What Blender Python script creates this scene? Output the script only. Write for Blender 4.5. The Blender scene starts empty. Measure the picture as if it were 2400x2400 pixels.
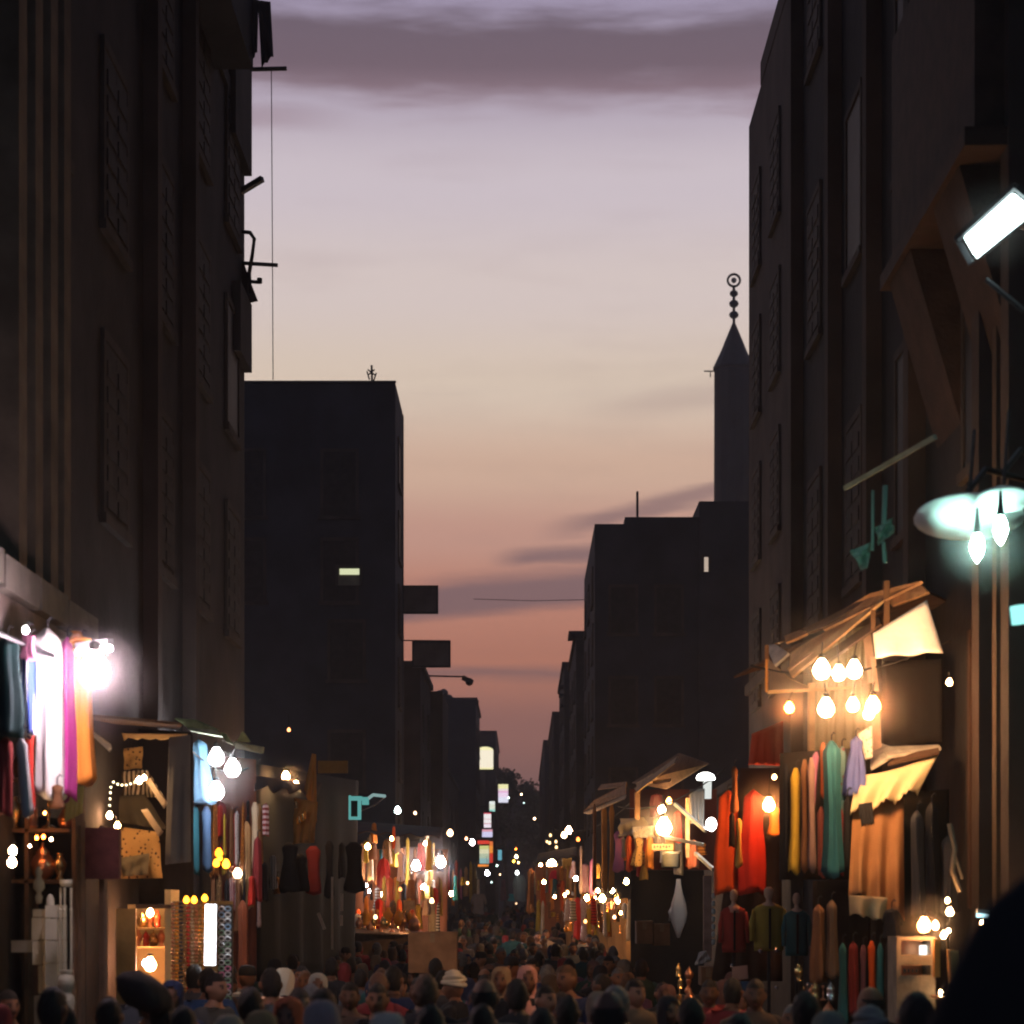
import bpy, bmesh, math, random
from mathutils import Vector, Matrix
R = math.radians
rnd = random.Random(11)
SC = bpy.context.scene
COL = SC.collection

# ------------------------------------------------------------------ camera
CAM_H = 2.15; FPX = 5000.0; VX, VY = 1225.0, 2130.0      # eye height; vanishing point of the street
cam_d = bpy.data.cameras.new('camera'); cam = bpy.data.objects.new('camera', cam_d); COL.objects.link(cam)
cam.location = (0, 0, CAM_H); cam.rotation_euler = (R(90), 0, 0)
cam_d.sensor_width = 36; cam_d.lens = FPX/2400*36
cam_d.shift_x = -(VX-1200)/2400; cam_d.shift_y = (VY-1200)/2400
cam_d.clip_start = .1; cam_d.clip_end = 3000
SC.camera = cam
SC.render.engine = 'CYCLES'
try:
    SC.cycles.use_denoising = True; SC.cycles.denoiser = 'OPENIMAGEDENOISE'
except Exception: pass
SC.cycles.max_bounces = 5; SC.cycles.diffuse_bounces = 3; SC.cycles.glossy_bounces = 2
SC.cycles.transmission_bounces = 3; SC.cycles.volume_bounces = 0; SC.cycles.transparent_max_bounces = 6
cam_d.dof.use_dof = True; cam_d.dof.focus_distance = 38; cam_d.dof.aperture_fstop = 2.6
SC.cycles.filter_width = 2.0
SC.cycles.sample_clamp_indirect = 3.0
SC.cycles.use_light_tree = True
SC.cycles.volume_max_steps = 16
SC.cycles.caustics_reflective = False; SC.cycles.caustics_refractive = False
SC.view_settings.view_transform = 'Standard'; SC.view_settings.look = 'None'
SC.view_settings.exposure = 0.0; SC.view_settings.gamma = 1.0
SC.view_settings.use_curve_mapping = False

# ------------------------------------------------------------------ dusk sky
w = bpy.data.worlds.new('World'); SC.world = w; w.use_nodes = True
nt = w.node_tree; N = nt.nodes; L = nt.links; N.clear()
def nd(t, **k):
    n = N.new(t)
    for a, b in k.items(): setattr(n, a, b)
    return n
def mth(op, a, b=None, c=None, clamp=False):
    n = nd('ShaderNodeMath', operation=op); n.use_clamp = clamp
    for i, v in enumerate((a, b, c)):
        if v is None: continue
        if isinstance(v, (int, float)): n.inputs[i].default_value = v
        else: L.new(v, n.inputs[i])
    return n.outputs[0]
tc = nd('ShaderNodeTexCoord'); sx = nd('ShaderNodeSeparateXYZ'); L.new(tc.outputs['Generated'], sx.inputs[0])
X, Y, Z = sx.outputs
hyp = mth('SQRT', mth('ADD', mth('MULTIPLY', X, X), mth('MULTIPLY', Y, Y)))
el = mth('DIVIDE', Z, mth('MAXIMUM', hyp, .02))               # tangent of the elevation
az = mth('ARCTAN2', X, Y)                                     # azimuth from the street's axis
ramp = nd('ShaderNodeValToRGB'); ramp.color_ramp.interpolation = 'EASE'
L.new(mth('MULTIPLY', el, 1.0), ramp.inputs[0])
def s2l(c): return tuple(((v/255+.055)/1.055)**2.4 if v > 10 else v/255/12.92 for v in c)
SKY = [(0, (92,72,80)), (.05, (108,84,92)), (.085, (142,98,96)), (.115, (188,122,102)), (.145, (200,136,116)), (.175,(206,158,142)),
       (.205, (220,184,162)), (.245, (228,208,190)), (.29, (224,208,204)), (.34, (213,200,208)), (.385, (184,171,188)),
       (.43, (164,152,178)), (.55, (104,116,156)), (.8,(76,88,118)), (1.0, (58,70,98))]
er = ramp.color_ramp.elements
while len(er) > 1: er.remove(er[-1])
er[0].position = SKY[0][0]; er[0].color = (*s2l(SKY[0][1]), 1)
for p, c in SKY[1:]:
    e = er.new(p); e.color = (*s2l(c), 1)
# clouds: horizontally stretched noise plus the bands in view
cmb = nd('ShaderNodeCombineXYZ'); L.new(mth('MULTIPLY', az, 3.0), cmb.inputs[0]); L.new(mth('MULTIPLY', el, 14.0), cmb.inputs[1])
no = nd('ShaderNodeTexNoise'); no.inputs['Scale'].default_value = 2.2; no.inputs['Detail'].default_value = 6; no.inputs['Roughness'].default_value=.6
L.new(cmb.outputs[0], no.inputs['Vector']); nz = mth('SUBTRACT', no.outputs[0], .5)
cmb2 = nd('ShaderNodeCombineXYZ'); L.new(mth('MULTIPLY', az, 9.0), cmb2.inputs[0]); L.new(mth('MULTIPLY', el, 60.0), cmb2.inputs[1])
no2 = nd('ShaderNodeTexNoise'); no2.inputs['Scale'].default_value = 1.5; no2.inputs['Detail'].default_value = 5
L.new(cmb2.outputs[0], no2.inputs['Vector']); nz2 = mth('SUBTRACT', no2.outputs[0], .5)
def sstep(v, a, b):
    n = nd('ShaderNodeMapRange', interpolation_type='SMOOTHSTEP'); L.new(v, n.inputs[0])
    n.inputs[1].default_value = a; n.inputs[2].default_value = b
    return n.outputs[0]
elw = mth('ADD', el, mth('MULTIPLY', nz, .030))
elf = mth('ADD', el, mth('ADD', mth('MULTIPLY', nz2, .010), mth('MULTIPLY', nz, .006)))
def band(v, lo, hi, soft_lo, soft_hi):
    return mth('MULTIPLY', sstep(v, lo-soft_lo, lo+soft_lo), mth('SUBTRACT', 1.0, sstep(v, hi-soft_hi, hi+soft_hi)))
def azm(a, b, s=.02): return band(az, a, b, s, s)
elt = mth('ADD', el, mth('ADD', mth('MULTIPLY', nz, .05), mth('MULTIPLY', nz2, .022)))
c_top = band(elt, .377, .420, .012, .010)
c_small = mth('MULTIPLY', band(elf, .364, .372, .003, .003), azm(-.2, -.095, .03))
tilt = mth('SUBTRACT', elf, mth('MULTIPLY', az, .10))
tilt2 = mth('SUBTRACT', elf, mth('MULTIPLY', az, .09))
c1 = mth('MULTIPLY', band(tilt, .140, .157, .0035, .005), azm(-.10, .30, .03))
c2 = mth('MULTIPLY', band(tilt2, .160, .168, .003, .004), azm(-.008, .2, .012))
c3 = mth('MULTIPLY', band(mth('SUBTRACT', elf, mth('MULTIPLY', az, .24)), .170, .177, .003, .003), azm(.02, .3, .02))
c4 = mth('MULTIPLY', band(elf, .108, .113, .003, .003), .8)
c5 = mth('MULTIPLY', band(tilt2, .226, .238, .006, .006), mth('MULTIPLY', azm(.04, .3, .03), .3))
hi = mth('MULTIPLY', sstep(elw, .47, .52), sstep(nz, .0, .18))
tot = c_top
mott = mth('MAXIMUM', mth('MULTIPLY', mth('ADD', mth('MULTIPLY', nz2, .9), nz), .38), 0.0)
for c in (mott, mth('MULTIPLY', c_small, .5), mth('MULTIPLY', c1, .95), mth('MULTIPLY', c2, .9), mth('MULTIPLY', c3, .8), c4, c5, hi):
    tot = mth('MAXIMUM', tot, c)
cr = nd('ShaderNodeValToRGB'); L.new(el, cr.inputs[0]); ce = cr.color_ramp.elements
ce[0].position = .08; ce[0].color = (*s2l((118,88,92)), 1); ce[1].position = 1; ce[1].color = (*s2l((30,32,50)), 1)
for p, c in ((.15, (126,100,106)), (.2, (150,120,120)), (.37, (158,132,144)), (.395, (118,100,112)), (.42, (112,98,112)), (.5, (88,80,98))):
    e = ce.new(p); e.color = (*s2l(c), 1)
mx = nd('ShaderNodeMix', data_type='RGBA'); L.new(tot, mx.inputs[0]); L.new(ramp.outputs[0], mx.inputs[6]); L.new(cr.outputs[0], mx.inputs[7])
# the side away from the sunset is darker
back = sstep(Y, -.6, .6); bk = nd('ShaderNodeMix', data_type='RGBA'); L.new(back, bk.inputs[0])
bk.inputs[6].default_value = (*s2l((58,72,100)), 1); L.new(mx.outputs[2], bk.inputs[7])
bg = nd('ShaderNodeBackground'); bg.inputs[1].default_value = 1.0; L.new(bk.outputs[2], bg.inputs[0])
# physical sky adds the last trace of sun glow
st = nd('ShaderNodeTexSky', sky_type='NISHITA'); st.sun_disc = False; st.sun_elevation = R(1); st.sun_rotation = R(0)
bg2 = nd('ShaderNodeBackground'); bg2.inputs[1].default_value = .004; L.new(st.outputs[0], bg2.inputs[0])
ad = nd('ShaderNodeAddShader'); L.new(bg.outputs[0], ad.inputs[0]); L.new(bg2.outputs[0], ad.inputs[1])
out = nd('ShaderNodeOutputWorld'); L.new(ad.outputs[0], out.inputs[0])
sun_d = bpy.data.lights.new('sun', 'SUN'); sun_d.energy = .02; sun_d.angle = R(10); sun_d.color = (1, .7, .5)
sun = bpy.data.objects.new('sun', sun_d); COL.objects.link(sun); sun.rotation_euler = (R(-88), 0, 0)

# ------------------------------------------------------------------ helpers
def P(px, py, d): return Vector(((px-VX)/FPX*d, d, CAM_H+(VY-py)/FPX*d))
def ground_z(d):                       # the street dips gently, then climbs
    t = min(1, max(0, (d-8)/17)); u = min(1, max(0, (d-30)/100)); return -.2*t*t*(3-2*t)+.95*u*u*(3-2*u)
MATS = {}
def M(name, rgb=(.1,.1,.1), rough=.8, metal=0, var=.35, sc=3.0, bump=.15, kind=None, rgb2=None, nsc=None, spec=.3, trans=0, alpha=1):
    if name in MATS: return MATS[name]
    m = bpy.data.materials.new(name); m.use_nodes = True; t = m.node_tree; b = t.nodes['Principled BSDF']
    b.inputs['Roughness'].default_value = rough; b.inputs['Metallic'].default_value = metal
    b.inputs['Specular IOR Level'].default_value = spec
    if trans: b.inputs['Transmission Weight'].default_value = trans
    co = t.nodes.new('ShaderNodeTexCoord')
    n = t.nodes.new('ShaderNodeTexNoise'); n.inputs['Scale'].default_value = sc; n.inputs['Detail'].default_value = 5
    t.links.new(co.outputs['Object'], n.inputs['Vector'])
    cr = t.nodes.new('ShaderNodeValToRGB'); e = cr.color_ramp.elements
    e[0].position = .3; e[1].position = .7
    e[0].color = (*[v*(1-var) for v in rgb], 1); e[1].color = (*[min(1, v*(1+var*.6)) for v in (rgb2 or rgb)], 1)
    src = n.outputs[0]
    if kind in ('stripe', 'hstripe', 'check'):
        wv = t.nodes.new('ShaderNodeTexWave'); wv.inputs['Scale'].default_value = nsc or 12; wv.inputs['Distortion'].default_value = .6
        wv.bands_direction = 'X' if kind == 'stripe' else 'Z'
        t.links.new(co.outputs['Object'], wv.inputs['Vector']); src = wv.outputs[0]
        e[0].position = .45; e[1].position = .55
    if kind == 'spots':
        v = t.nodes.new('ShaderNodeTexVoronoi'); v.inputs['Scale'].default_value = nsc or 20
        t.links.new(co.outputs['Object'], v.inputs['Vector']); src = v.outputs['Distance']; e[0].position = .2; e[1].position = .3
    t.links.new(src, cr.inputs[0]); t.links.new(cr.outputs[0], b.inputs['Base Color'])
    if bump:
        n2 = t.nodes.new('ShaderNodeTexNoise'); n2.inputs['Scale'].default_value = sc*7; n2.inputs['Detail'].default_value = 3
        t.links.new(co.outputs['Object'], n2.inputs['Vector'])
        bp = t.nodes.new('ShaderNodeBump'); bp.inputs['Strength'].default_value = bump; bp.inputs['Distance'].default_value = .02
        t.links.new(n2.outputs[0], bp.inputs['Height']); t.links.new(bp.outputs[0], b.inputs['Normal'])
    MATS[name] = m; return m
def cloth(name, rgb=None, **k):
    if rgb is None: return MATS['cloth_'+name]
    k.setdefault('sc', 2.2); k.setdefault('bump', .25); k.setdefault('var', .22)
    m = M('cloth_'+name, rgb, .9, **k); return m
def E(name, rgb, s, pattern=None):
    if name in MATS: return MATS[name]
    m = bpy.data.materials.new(name); m.use_nodes = True; t = m.node_tree; t.nodes.remove(t.nodes['Principled BSDF'])
    e = t.nodes.new('ShaderNodeEmission'); e.inputs[0].default_value = (*rgb, 1); e.inputs[1].default_value = s
    t.links.new(e.outputs[0], t.nodes['Material Output'].inputs[0])
    if pattern:                     # printed colours on a backlit face: list of (z position, colour)
        co = t.nodes.new('ShaderNodeTexCoord'); sp = t.nodes.new('ShaderNodeSeparateXYZ'); t.links.new(co.outputs['Generated'], sp.inputs[0])
        cr = t.nodes.new('ShaderNodeValToRGB'); cr.color_ramp.interpolation = 'CONSTANT'; el_ = cr.color_ramp.elements
        el_[0].position = 0; el_[0].color = (*pattern[0][1], 1); el_.remove(el_[1])
        for p, c in pattern[1:]:
            q = el_.new(p); q.color = (*c, 1)
        t.links.new(sp.outputs[2], cr.inputs[0]); t.links.new(cr.outputs[0], e.inputs[0])
    MATS[name] = m; return m

class MB:
    def __init__(s): s.v = []; s.f = []; s.mi = []; s.cur = 0
    def add(s, vs, fs):
        o = len(s.v); s.v += [Vector(v) for v in vs]; s.f += [tuple(i+o for i in f) for f in fs]; s.mi += [s.cur]*len(fs); return s
    def box(s, x0, x1, y0, y1, z0, z1, rot=None, piv=None):
        vs = [Vector((x, y, z)) for z in (z0, z1) for x, y in ((x0,y0),(x1,y0),(x1,y1),(x0,y1))]
        if rot is not None:
            piv = piv or Vector(((x0+x1)/2, (y0+y1)/2, (z0+z1)/2)); vs = [piv+rot@(v-piv) for v in vs]
        return s.add(vs, [(3,2,1,0),(4,5,6,7),(0,1,5,4),(1,2,6,5),(2,3,7,6),(3,0,4,7)])
    def pb(s, px0, py0, px1, py1, d, t=.05):
        a = P(px0, py1, d); b = P(px1, py0, d); return s.box(a.x, b.x, d, d+t, a.z, b.z)
    def beam(s, a, b, wd, h=None, up=Vector((0,0,1))):
        a = Vector(a); b = Vector(b); h = h or wd; t = (b-a).normalized(); u = t.cross(up)
        if u.length < 1e-3: u = t.cross(Vector((0,1,0)))
        u.normalize(); v = u.cross(t)
        vs = [p+u*i*wd/2+v*j*h/2 for p in (a, b) for i, j in ((-1,-1),(1,-1),(1,1),(-1,1))]
        return s.add(vs, [(0,1,2,3),(7,6,5,4),(0,4,5,1),(1,5,6,2),(2,6,7,3),(3,7,4,0)])
    def tube(s, pts, r, n=6, caps=True):
        pts = [Vector(p) for p in pts]; rs = r if isinstance(r, (list, tuple)) else [r]*len(pts); rings = []
        for i, p in enumerate(pts):
            t = (pts[min(i+1, len(pts)-1)]-pts[max(i-1, 0)]).normalized()
            u = t.cross(Vector((0,0,1)))
            if u.length < .05: u = t.cross(Vector((0,1,0)))
            u.normalize(); v = u.cross(t)
            rings += [p+(u*math.cos(2*math.pi*k/n)+v*math.sin(2*math.pi*k/n))*rs[i] for k in range(n)]
        fs = [(i*n+k, i*n+(k+1)%n, (i+1)*n+(k+1)%n, (i+1)*n+k) for i in range(len(pts)-1) for k in range(n)]
        if caps: fs += [tuple(range(n))[::-1], tuple((len(pts)-1)*n+k for k in range(n))]
        return s.add(rings, fs)
    def lathe(s, c, prof, n=12, ex=1, ey=1, fold=None):
        c = Vector(c); vs = []
        for j, (r, z) in enumerate(prof):
            for k in range(n):
                a = 2*math.pi*k/n; q = r*(1 + (fold(a, j/(len(prof)-1)) if fold else 0))
                vs.append(c+Vector((math.cos(a)*q*ex, math.sin(a)*q*ey, z)))
        fs = [(j*n+k, j*n+(k+1)%n, (j+1)*n+(k+1)%n, (j+1)*n+k) for j in range(len(prof)-1) for k in range(n)]
        fs += [tuple(range(n))[::-1], tuple((len(prof)-1)*n+k for k in range(n))]
        return s.add(vs, fs)
    def ball(s, c, r, n=10, m=7, rz=None):
        rz = rz or r
        return s.lathe(c, [(max(.0005, r*math.sin(math.pi*j/m)), -rz*math.cos(math.pi*j/m)) for j in range(m+1)], n)
    def sheet(s, c4, nu=12, nv=8, amp=.03, k=4, sag=0, thick=.012, ph=0, vgrow=1.0, scallop=0, ns=10, ripple=.0):
        a, b, c, d = [Vector(q) for q in c4]            # top-left, top-right, bottom-right, bottom-left
        nrm = (b-a).cross(d-a).normalized(); vs = []
        for side in (0, 1):
            for j in range(nv+1):
                v = j/nv
                for i in range(nu+1):
                    u = i/nu; p = (a*(1-u)+b*u)*(1-v)+(d*(1-u)+c*u)*v
                    f = amp*math.sin(2*math.pi*k*u+ph+1.3*math.sin(2.1*v+ph))*(1-vgrow+vgrow*v)+ripple*math.sin(9*v+5*u+ph)
                    p = p+nrm*(f+(thick if side else 0))
                    p.z -= sag*4*u*(1-u)*(1-v*.3)
                    if scallop and j >= nv-1: p.z += scallop*(abs(math.sin(math.pi*ns*u))-.5)*(1 if j == nv else .4)
                    vs.append(p)
        m = (nu+1)*(nv+1); q = lambda i, j, o: o*m+j*(nu+1)+i; fs = []
        for j in range(nv):
            for i in range(nu):
                fs.append((q(i,j,0), q(i,j+1,0), q(i+1,j+1,0), q(i+1,j,0))); fs.append((q(i,j,1), q(i+1,j,1), q(i+1,j+1,1), q(i,j+1,1)))
        for i in range(nu):
            fs.append((q(i,0,0), q(i+1,0,0), q(i+1,0,1), q(i,0,1))); fs.append((q(i,nv,1), q(i+1,nv,1), q(i+1,nv,0), q(i,nv,0)))
        for j in range(nv):
            fs.append((q(0,j,1), q(0,j+1,1), q(0,j+1,0), q(0,j,0))); fs.append((q(nu,j,0), q(nu,j+1,0), q(nu,j+1,1), q(nu,j,1)))
        return s.add(vs, fs)
    def build(s, name, mats, parent=None, smooth=False):
        me = bpy.data.meshes.new(name); off = parent_world(parent)
        me.from_pydata([tuple(v-off) for v in s.v], [], s.f)
        if not isinstance(mats, (list, tuple)): mats = [mats]
        for m in mats: me.materials.append(m)
        if len(mats) > 1: me.polygons.foreach_set('material_index', s.mi)
        if smooth: me.shade_smooth() if hasattr(me, 'shade_smooth') else me.polygons.foreach_set('use_smooth', [True]*len(me.polygons))
        o = bpy.data.objects.new(name, me); COL.objects.link(o)
        if parent: o.parent = parent
        return o
    def thing(s, name, mats, label, cat, group=None, smooth=False, kind=None):
        lo = Vector((min(v.x for v in s.v)+max(v.x for v in s.v), min(v.y for v in s.v)+max(v.y for v in s.v), 0))/2
        lo.z = min(v.z for v in s.v); s.v = [v-lo for v in s.v]
        o = s.build(name, mats, None, smooth); o.location = lo; tag(o, label, cat, group, kind); return o
def parent_world(o):
    t = Vector((0,0,0))
    while o is not None: t += o.location; o = o.parent
    return t
def tag(o, label=None, cat=None, group=None, kind=None):
    if label: o['label'] = label
    if cat: o['category'] = cat
    if group: o['group'] = group
    if kind: o['kind'] = kind
    return o
def root(name, loc, label, cat, group=None):
    o = bpy.data.objects.new(name, None); COL.objects.link(o); o.location = loc; o.empty_display_size = .1
    return tag(o, label, cat, group)
def copy_tree(o, parent=None):
    c = o.copy(); COL.objects.link(c); c.parent = parent
    for ch in list(o.children): copy_tree(ch, c)
    return c
MD = M('dark_metal', (.05,.05,.055), .5, .6, sc=8); MW = M('weathered_wood', (.16,.10,.06), .85, sc=6, bump=.4)
MP = M('bare_plank', (.36,.24,.13), .85, sc=5, bump=.4); MK = M('black_rubber', (.02,.02,.02), .7)
# ------------------------------------------------------------------ ground
def strip(x0, x1, y0, y1, up):
    ys = [y0]+[8+i for i in range(19)]+[y1]; m = MB()
    for a, b in zip(ys, ys[1:]): m.add([(x0,a,ground_z(a)+up),(x1,a,ground_z(a)+up),(x1,b,ground_z(b)+up),(x0,b,ground_z(b)+up)], [(0,1,2,3)])
    return m
tag(strip(-260,260,-20,430,0).build('ground', M('packed_dirt', (.07,.06,.05), .9, sc=.8, bump=.5)), kind='structure')
tag(strip(-4.0,4.2,-10,318,.004).build('road', M('worn_asphalt', (.05,.048,.046), .75, sc=2, bump=.5)), kind='structure')

# ------------------------------------------------------------------ buildings
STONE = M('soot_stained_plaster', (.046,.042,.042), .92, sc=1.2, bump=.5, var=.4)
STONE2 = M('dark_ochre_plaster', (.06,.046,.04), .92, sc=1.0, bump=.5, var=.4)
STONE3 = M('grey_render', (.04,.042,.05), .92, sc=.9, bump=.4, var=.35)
TRIM = M('pale_stone_trim', (.062,.052,.045), .9, sc=2, bump=.4); SHUT = M('old_shutter_wood', (.035,.03,.028), .8, sc=5, bump=.3)
GLASS = M('dusty_window_glass', (.03,.032,.036), .6, spec=.2, bump=0); IRON = M('balcony_iron', (.03,.03,.03), .6, .5)
def window(par, face, a, b, z0, z1, pos, lit=None, shut=True):
    # face 'x+': in a wall facing +x at x=pos spanning y a..b ; 'x-' ; 'y-': wall facing the camera at y=pos spanning x a..b
    def bx(mb, u0, u1, zz0, zz1, o0, o1):
        if face == 'y-': mb.box(u0, u1, pos-o1, pos-o0, zz0, zz1)
        elif face == 'x+': mb.box(pos+o0, pos+o1, u0, u1, zz0, zz1)
        else: mb.box(pos-o1, pos-o0, u0, u1, zz0, zz1)
    t = .09; f = MB(); bx(f, a-t, a, z0, z1, .003, .04); bx(f, b, b+t, z0, z1, .003, .04); bx(f, a-t, b+t, z1, z1+t, .003, .045)
    w_ = f.build('window', TRIM, par)
    s_ = MB(); bx(s_, a-t*1.6, b+t*1.6, z0-.1, z0, .003, .07); s_.build('sill', TRIM, w_)
    g = MB(); bx(g, a, b, z0, z1, .004, .02); g.build('pane', lit or GLASS, w_)
    if shut:
        m_ = (a+b)/2
        for p, q in ((a+.02, m_-.01), (m_+.01, b-.02)):
            k = MB(); n = 6
            bx(k, p, q, z0+.02, z1-.02, .022, .035)
            for i in range(n):
                zz = z0+.08+(z1-z0-.16)*i/n; bx(k, p+.04, q-.04, zz, zz+(z1-z0)/n*.55, .035, .05)
            k.build('shutter', SHUT, w_)
    return w_
def building(label, x0, x1, y0, y1, h, mat, side, rows=4, cols=5, z_first=5.0, cornice=True, front=0, wshut=True, step=None, base=None):
    r = root('old_building', ((x0+x1)/2, (y0+y1)/2, 0), label, 'building')
    MB().box(x0, x1, y0, y1, -.6, h).build('wall', mat, r)
    if cornice: MB().box(x0-.1, x1+.1, y0-.1, y1+.1, h+.002, h+.18).build('cornice', TRIM if mat is STONE2 else mat, r)
    if h > z_first:
        fh = (h-z_first-.8)/max(1, rows); pos = x1 if side > 0 else x0; face = 'x+' if side > 0 else 'x-'
        for i in range(rows):
            for j in range(cols):
                c = y0+(j+.5)*(y1-y0)/cols; ww = min(1.1, (y1-y0)/cols*.45)
                window(r, face, c-ww/2, c+ww/2, z_first+i*fh+.3, z_first+i*fh+.3+min(1.9, fh*.6), pos, shut=wshut and rnd.random() < .75)
            for j in range(front):
                c = x0+(j+.5)*(x1-x0)/front; window(r, 'y-', c-.5, c+.5, z_first+i*fh+.3, z_first+i*fh+.3+min(1.7, fh*.6), y0, shut=wshut)
    return r
LX, RX = -4.0, 4.2
# nearest left building, pilastered
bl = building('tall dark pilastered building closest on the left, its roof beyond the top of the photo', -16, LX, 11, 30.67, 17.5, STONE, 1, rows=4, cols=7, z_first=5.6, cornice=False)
mp = MB()
for y in (11.6, 13.4, 14.6, 16.4, 16.95, 17.5, 18.0, 22.6, 25.2):
    MB().box(LX+.003, LX+.16, y-.13, y+.13, 0 if y > 18.3 else 4.7, 17.3).build('pilaster', M('lit_pilaster_stone', (.15,.115,.08), .9, sc=3) if y < 18.3 else STONE2, bl)  # nearer pilasters get a paler stone, lamplight put into its colour
for z in (13.2,): MB().box(LX+.002, LX+.05, 11.2, 30.6, z, z+.2).build('string_course', STONE, bl)
# upper floor projection with hanging laundry, notched profile against the sky
MB().box(LX+.002, -3.50, 25.5, 27.7, 13.05, 17.4).build('bay', STONE3, bl)
MB().box(LX+.002, LX+.114, 28.9, 30.62, P(0,412,30.6).z, 17.2).build('bay', STONE, bl)
MB().box(LX+.002, LX+.114, 29.4, 30.62, P(0,873,30.6).z, P(0,715,30.6).z).build('bay', STONE, bl)
k = MB(); k.beam(P(560,452,30.4), P(615,419,30.2), .075); k.build('bracket', MD, bl)
k = MB(); k.tube([P(566,543,30.4), P(586,545,30.3), P(596,560,30.3), P(591,600,30.3), P(584,640,30.4), P(586,690,30.4)], .03, 6); k.build('bent_pipe', MD, bl)
k = MB(); k.tube([P(566,617,30.4), P(651,622,30.4)], .03, 5); k.tube([P(580,660,30.4), P(610,662,30.4)], .028, 5); k.tube([P(608,652,30.4), P(608,664,30.4)], .04, 5); k.build('clothes_rail', MD, bl)
k = MB(); k.add([P(556,580,30.4), P(560,580,30.66), P(605,706,30.4), P(600,700,30.66), P(556,716,30.4), P(560,716,30.66)], [(0,2,4),(5,3,1),(0,1,3,2),(2,3,5,4),(4,5,1,0)]); k.build('sloping_hood', STONE, bl)
k = MB(); k.tube([P(587,163,27.8), P(672,161,27.8)], .03, 5); k.build('clothes_pole', MD, bl)
c = MB(); c.sheet([P(604,0,27.7), P(634,4,27.7), P(640,130,27.7), P(612,158,27.7)], 6, 8, .04, 2); c.thing('hanging_laundry', cloth('laundry', (.06,.06,.07)), 'dark laundry hanging from the roof-level pole of the left building', 'laundry')
c = MB(); c.sheet([P(586,-5,27.65), P(606,0,27.65), P(602,120,27.65), P(588,148,27.65)], 5, 8, .04, 2); c.thing('hanging_laundry', cloth('laundry', (.06,.06,.07)), 'narrow dark cloth hanging against the left building just inside the pole end', 'laundry')
c = MB(); c.tube([P(636,162,27.8), P(638,500,27.9), P(640,890,28)], .006, 4); c.thing('hanging_cable', MK, 'thin cable hanging straight down the sky from the roof-level pole', 'cable')
# ledge of the nearest shop front: stone blocks in a row
lg = root('shop_ledge', (-3.8, 16, 4.2), 'pale stone ledge running above the clothes shop at the left edge', 'ledge')
for i, (y0, y1, z) in enumerate(((12.0,13.4,4.42),(13.45,14.9,4.42),(14.95,16.0,4.40),(16.05,17.0,4.40),(17.05,18.2,4.38))):
    MB().box(LX+.17, -3.62, y0, y1, z, z+.24).build('stone_block', M('ledge_stone', (.17,.155,.13), .85, sc=3, bump=.6), lg)
MB().box(LX+.17, -3.70, 12, 18, 4.05, 4.39).build('fascia_board', M('flaking_paint', (.13,.12,.13), .8, sc=4, bump=.5, rgb2=(.2,.16,.14)), lg)
# low building beyond, then the tall dark block
building('low brown building squeezed between the tall pilastered one and the tall dark block', -14, -4.25, 31.95, 45, 4.1, STONE3, 1, rows=1, cols=4, z_first=4.0)
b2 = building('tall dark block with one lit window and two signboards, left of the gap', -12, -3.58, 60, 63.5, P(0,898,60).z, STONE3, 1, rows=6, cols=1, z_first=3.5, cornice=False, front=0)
MB().box(-12.03, -3.56, 59.95, 60.0-.003, P(0,898,60).z-.01, P(0,893,60).z).build('parapet', STONE3, b2)
MB().box(-12, -3.56, 63.503, 63.9, 0, P(0,970,63.5).z).build('wall', STONE3, b2)
EL = E('warm_lit_pane', (1,.86,.55), .9)
def litwin(par, px0, py0, px1, py1, d, m):
    a = P(px0, py1, d); b = P(px1, py0, d); w_ = MB(); w_.box(a.x-.08, a.x, d-.06, d-.003, a.z, b.z); w_.box(b.x, b.x+.08, d-.06, d-.003, a.z, b.z); w_.box(a.x-.08, b.x+.08, d-.07, d-.003, b.z, b.z+.08)
    o = w_.build('window', TRIM, par); MB().box(a.x, b.x, d-.02, d-.004, a.z, b.z).build('pane', m, o); return o
EH = E('fluorescent_lit_pane', (.95,1,.62), .75)
w1 = litwin(b2, 793, 1331, 843, 1372, 59.95, M('dim_curtain', (.18,.17,.12)))
MB().box(P(796,0,59.9).x, P(842,0,59.9).x, 59.905, 59.92, P(0,1348,60).z, P(0,1334,60).z).build('lit_transom', EH, w1)
for i, (a, b) in enumerate(((13.6, 14.6), (11.2, 12.1))):
    for x in (-10.4, -8.2, -5.6): window(b2, 'y-', x, x+.9, a-.4, b+.4, 60-.0, shut=True)
for z in (5.5, 8.6):
    for x in (-10.4, -5.4): window(b2, 'y-', x, x+.9, z, z+1.6, 60, shut=True)
# signboards projecting over the street
SB = M('unlit_signboard', (.10,.085,.08), .6, sc=2)
def signboard(px0, py0, px1, py1, d, label, arm=None):
    a = P(px0, py1, d); b = P(px1, py0, d); r = root('signboard', (a.x, d, a.z), label, 'sign', 'unlit signboards on the dark block')
    MB().box(a.x, b.x, d, d+.12, a.z, b.z).build('panel', SB, r)
    e = MB(); t = .045
    for q in ((a.x,b.x,b.z-t,b.z),(a.x,b.x,a.z,a.z+t),(a.x,a.x+t,a.z,b.z),(b.x-t,b.x,a.z,b.z)): e.box(q[0]-.004, q[1]+.004, d-.02, d-.002, q[2], q[3])
    e.build('frame', MD, r)
    if arm: k = MB(); k.tube([P(arm[0], arm[1], d+.06), P(px1, py0-1, d+.06)], .02, 5); k.build('support_arm', MD, r)
signboard(943, 1372, 1027, 1438, 62, 'upper unlit signboard, fixed straight to the dark block wall')
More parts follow.
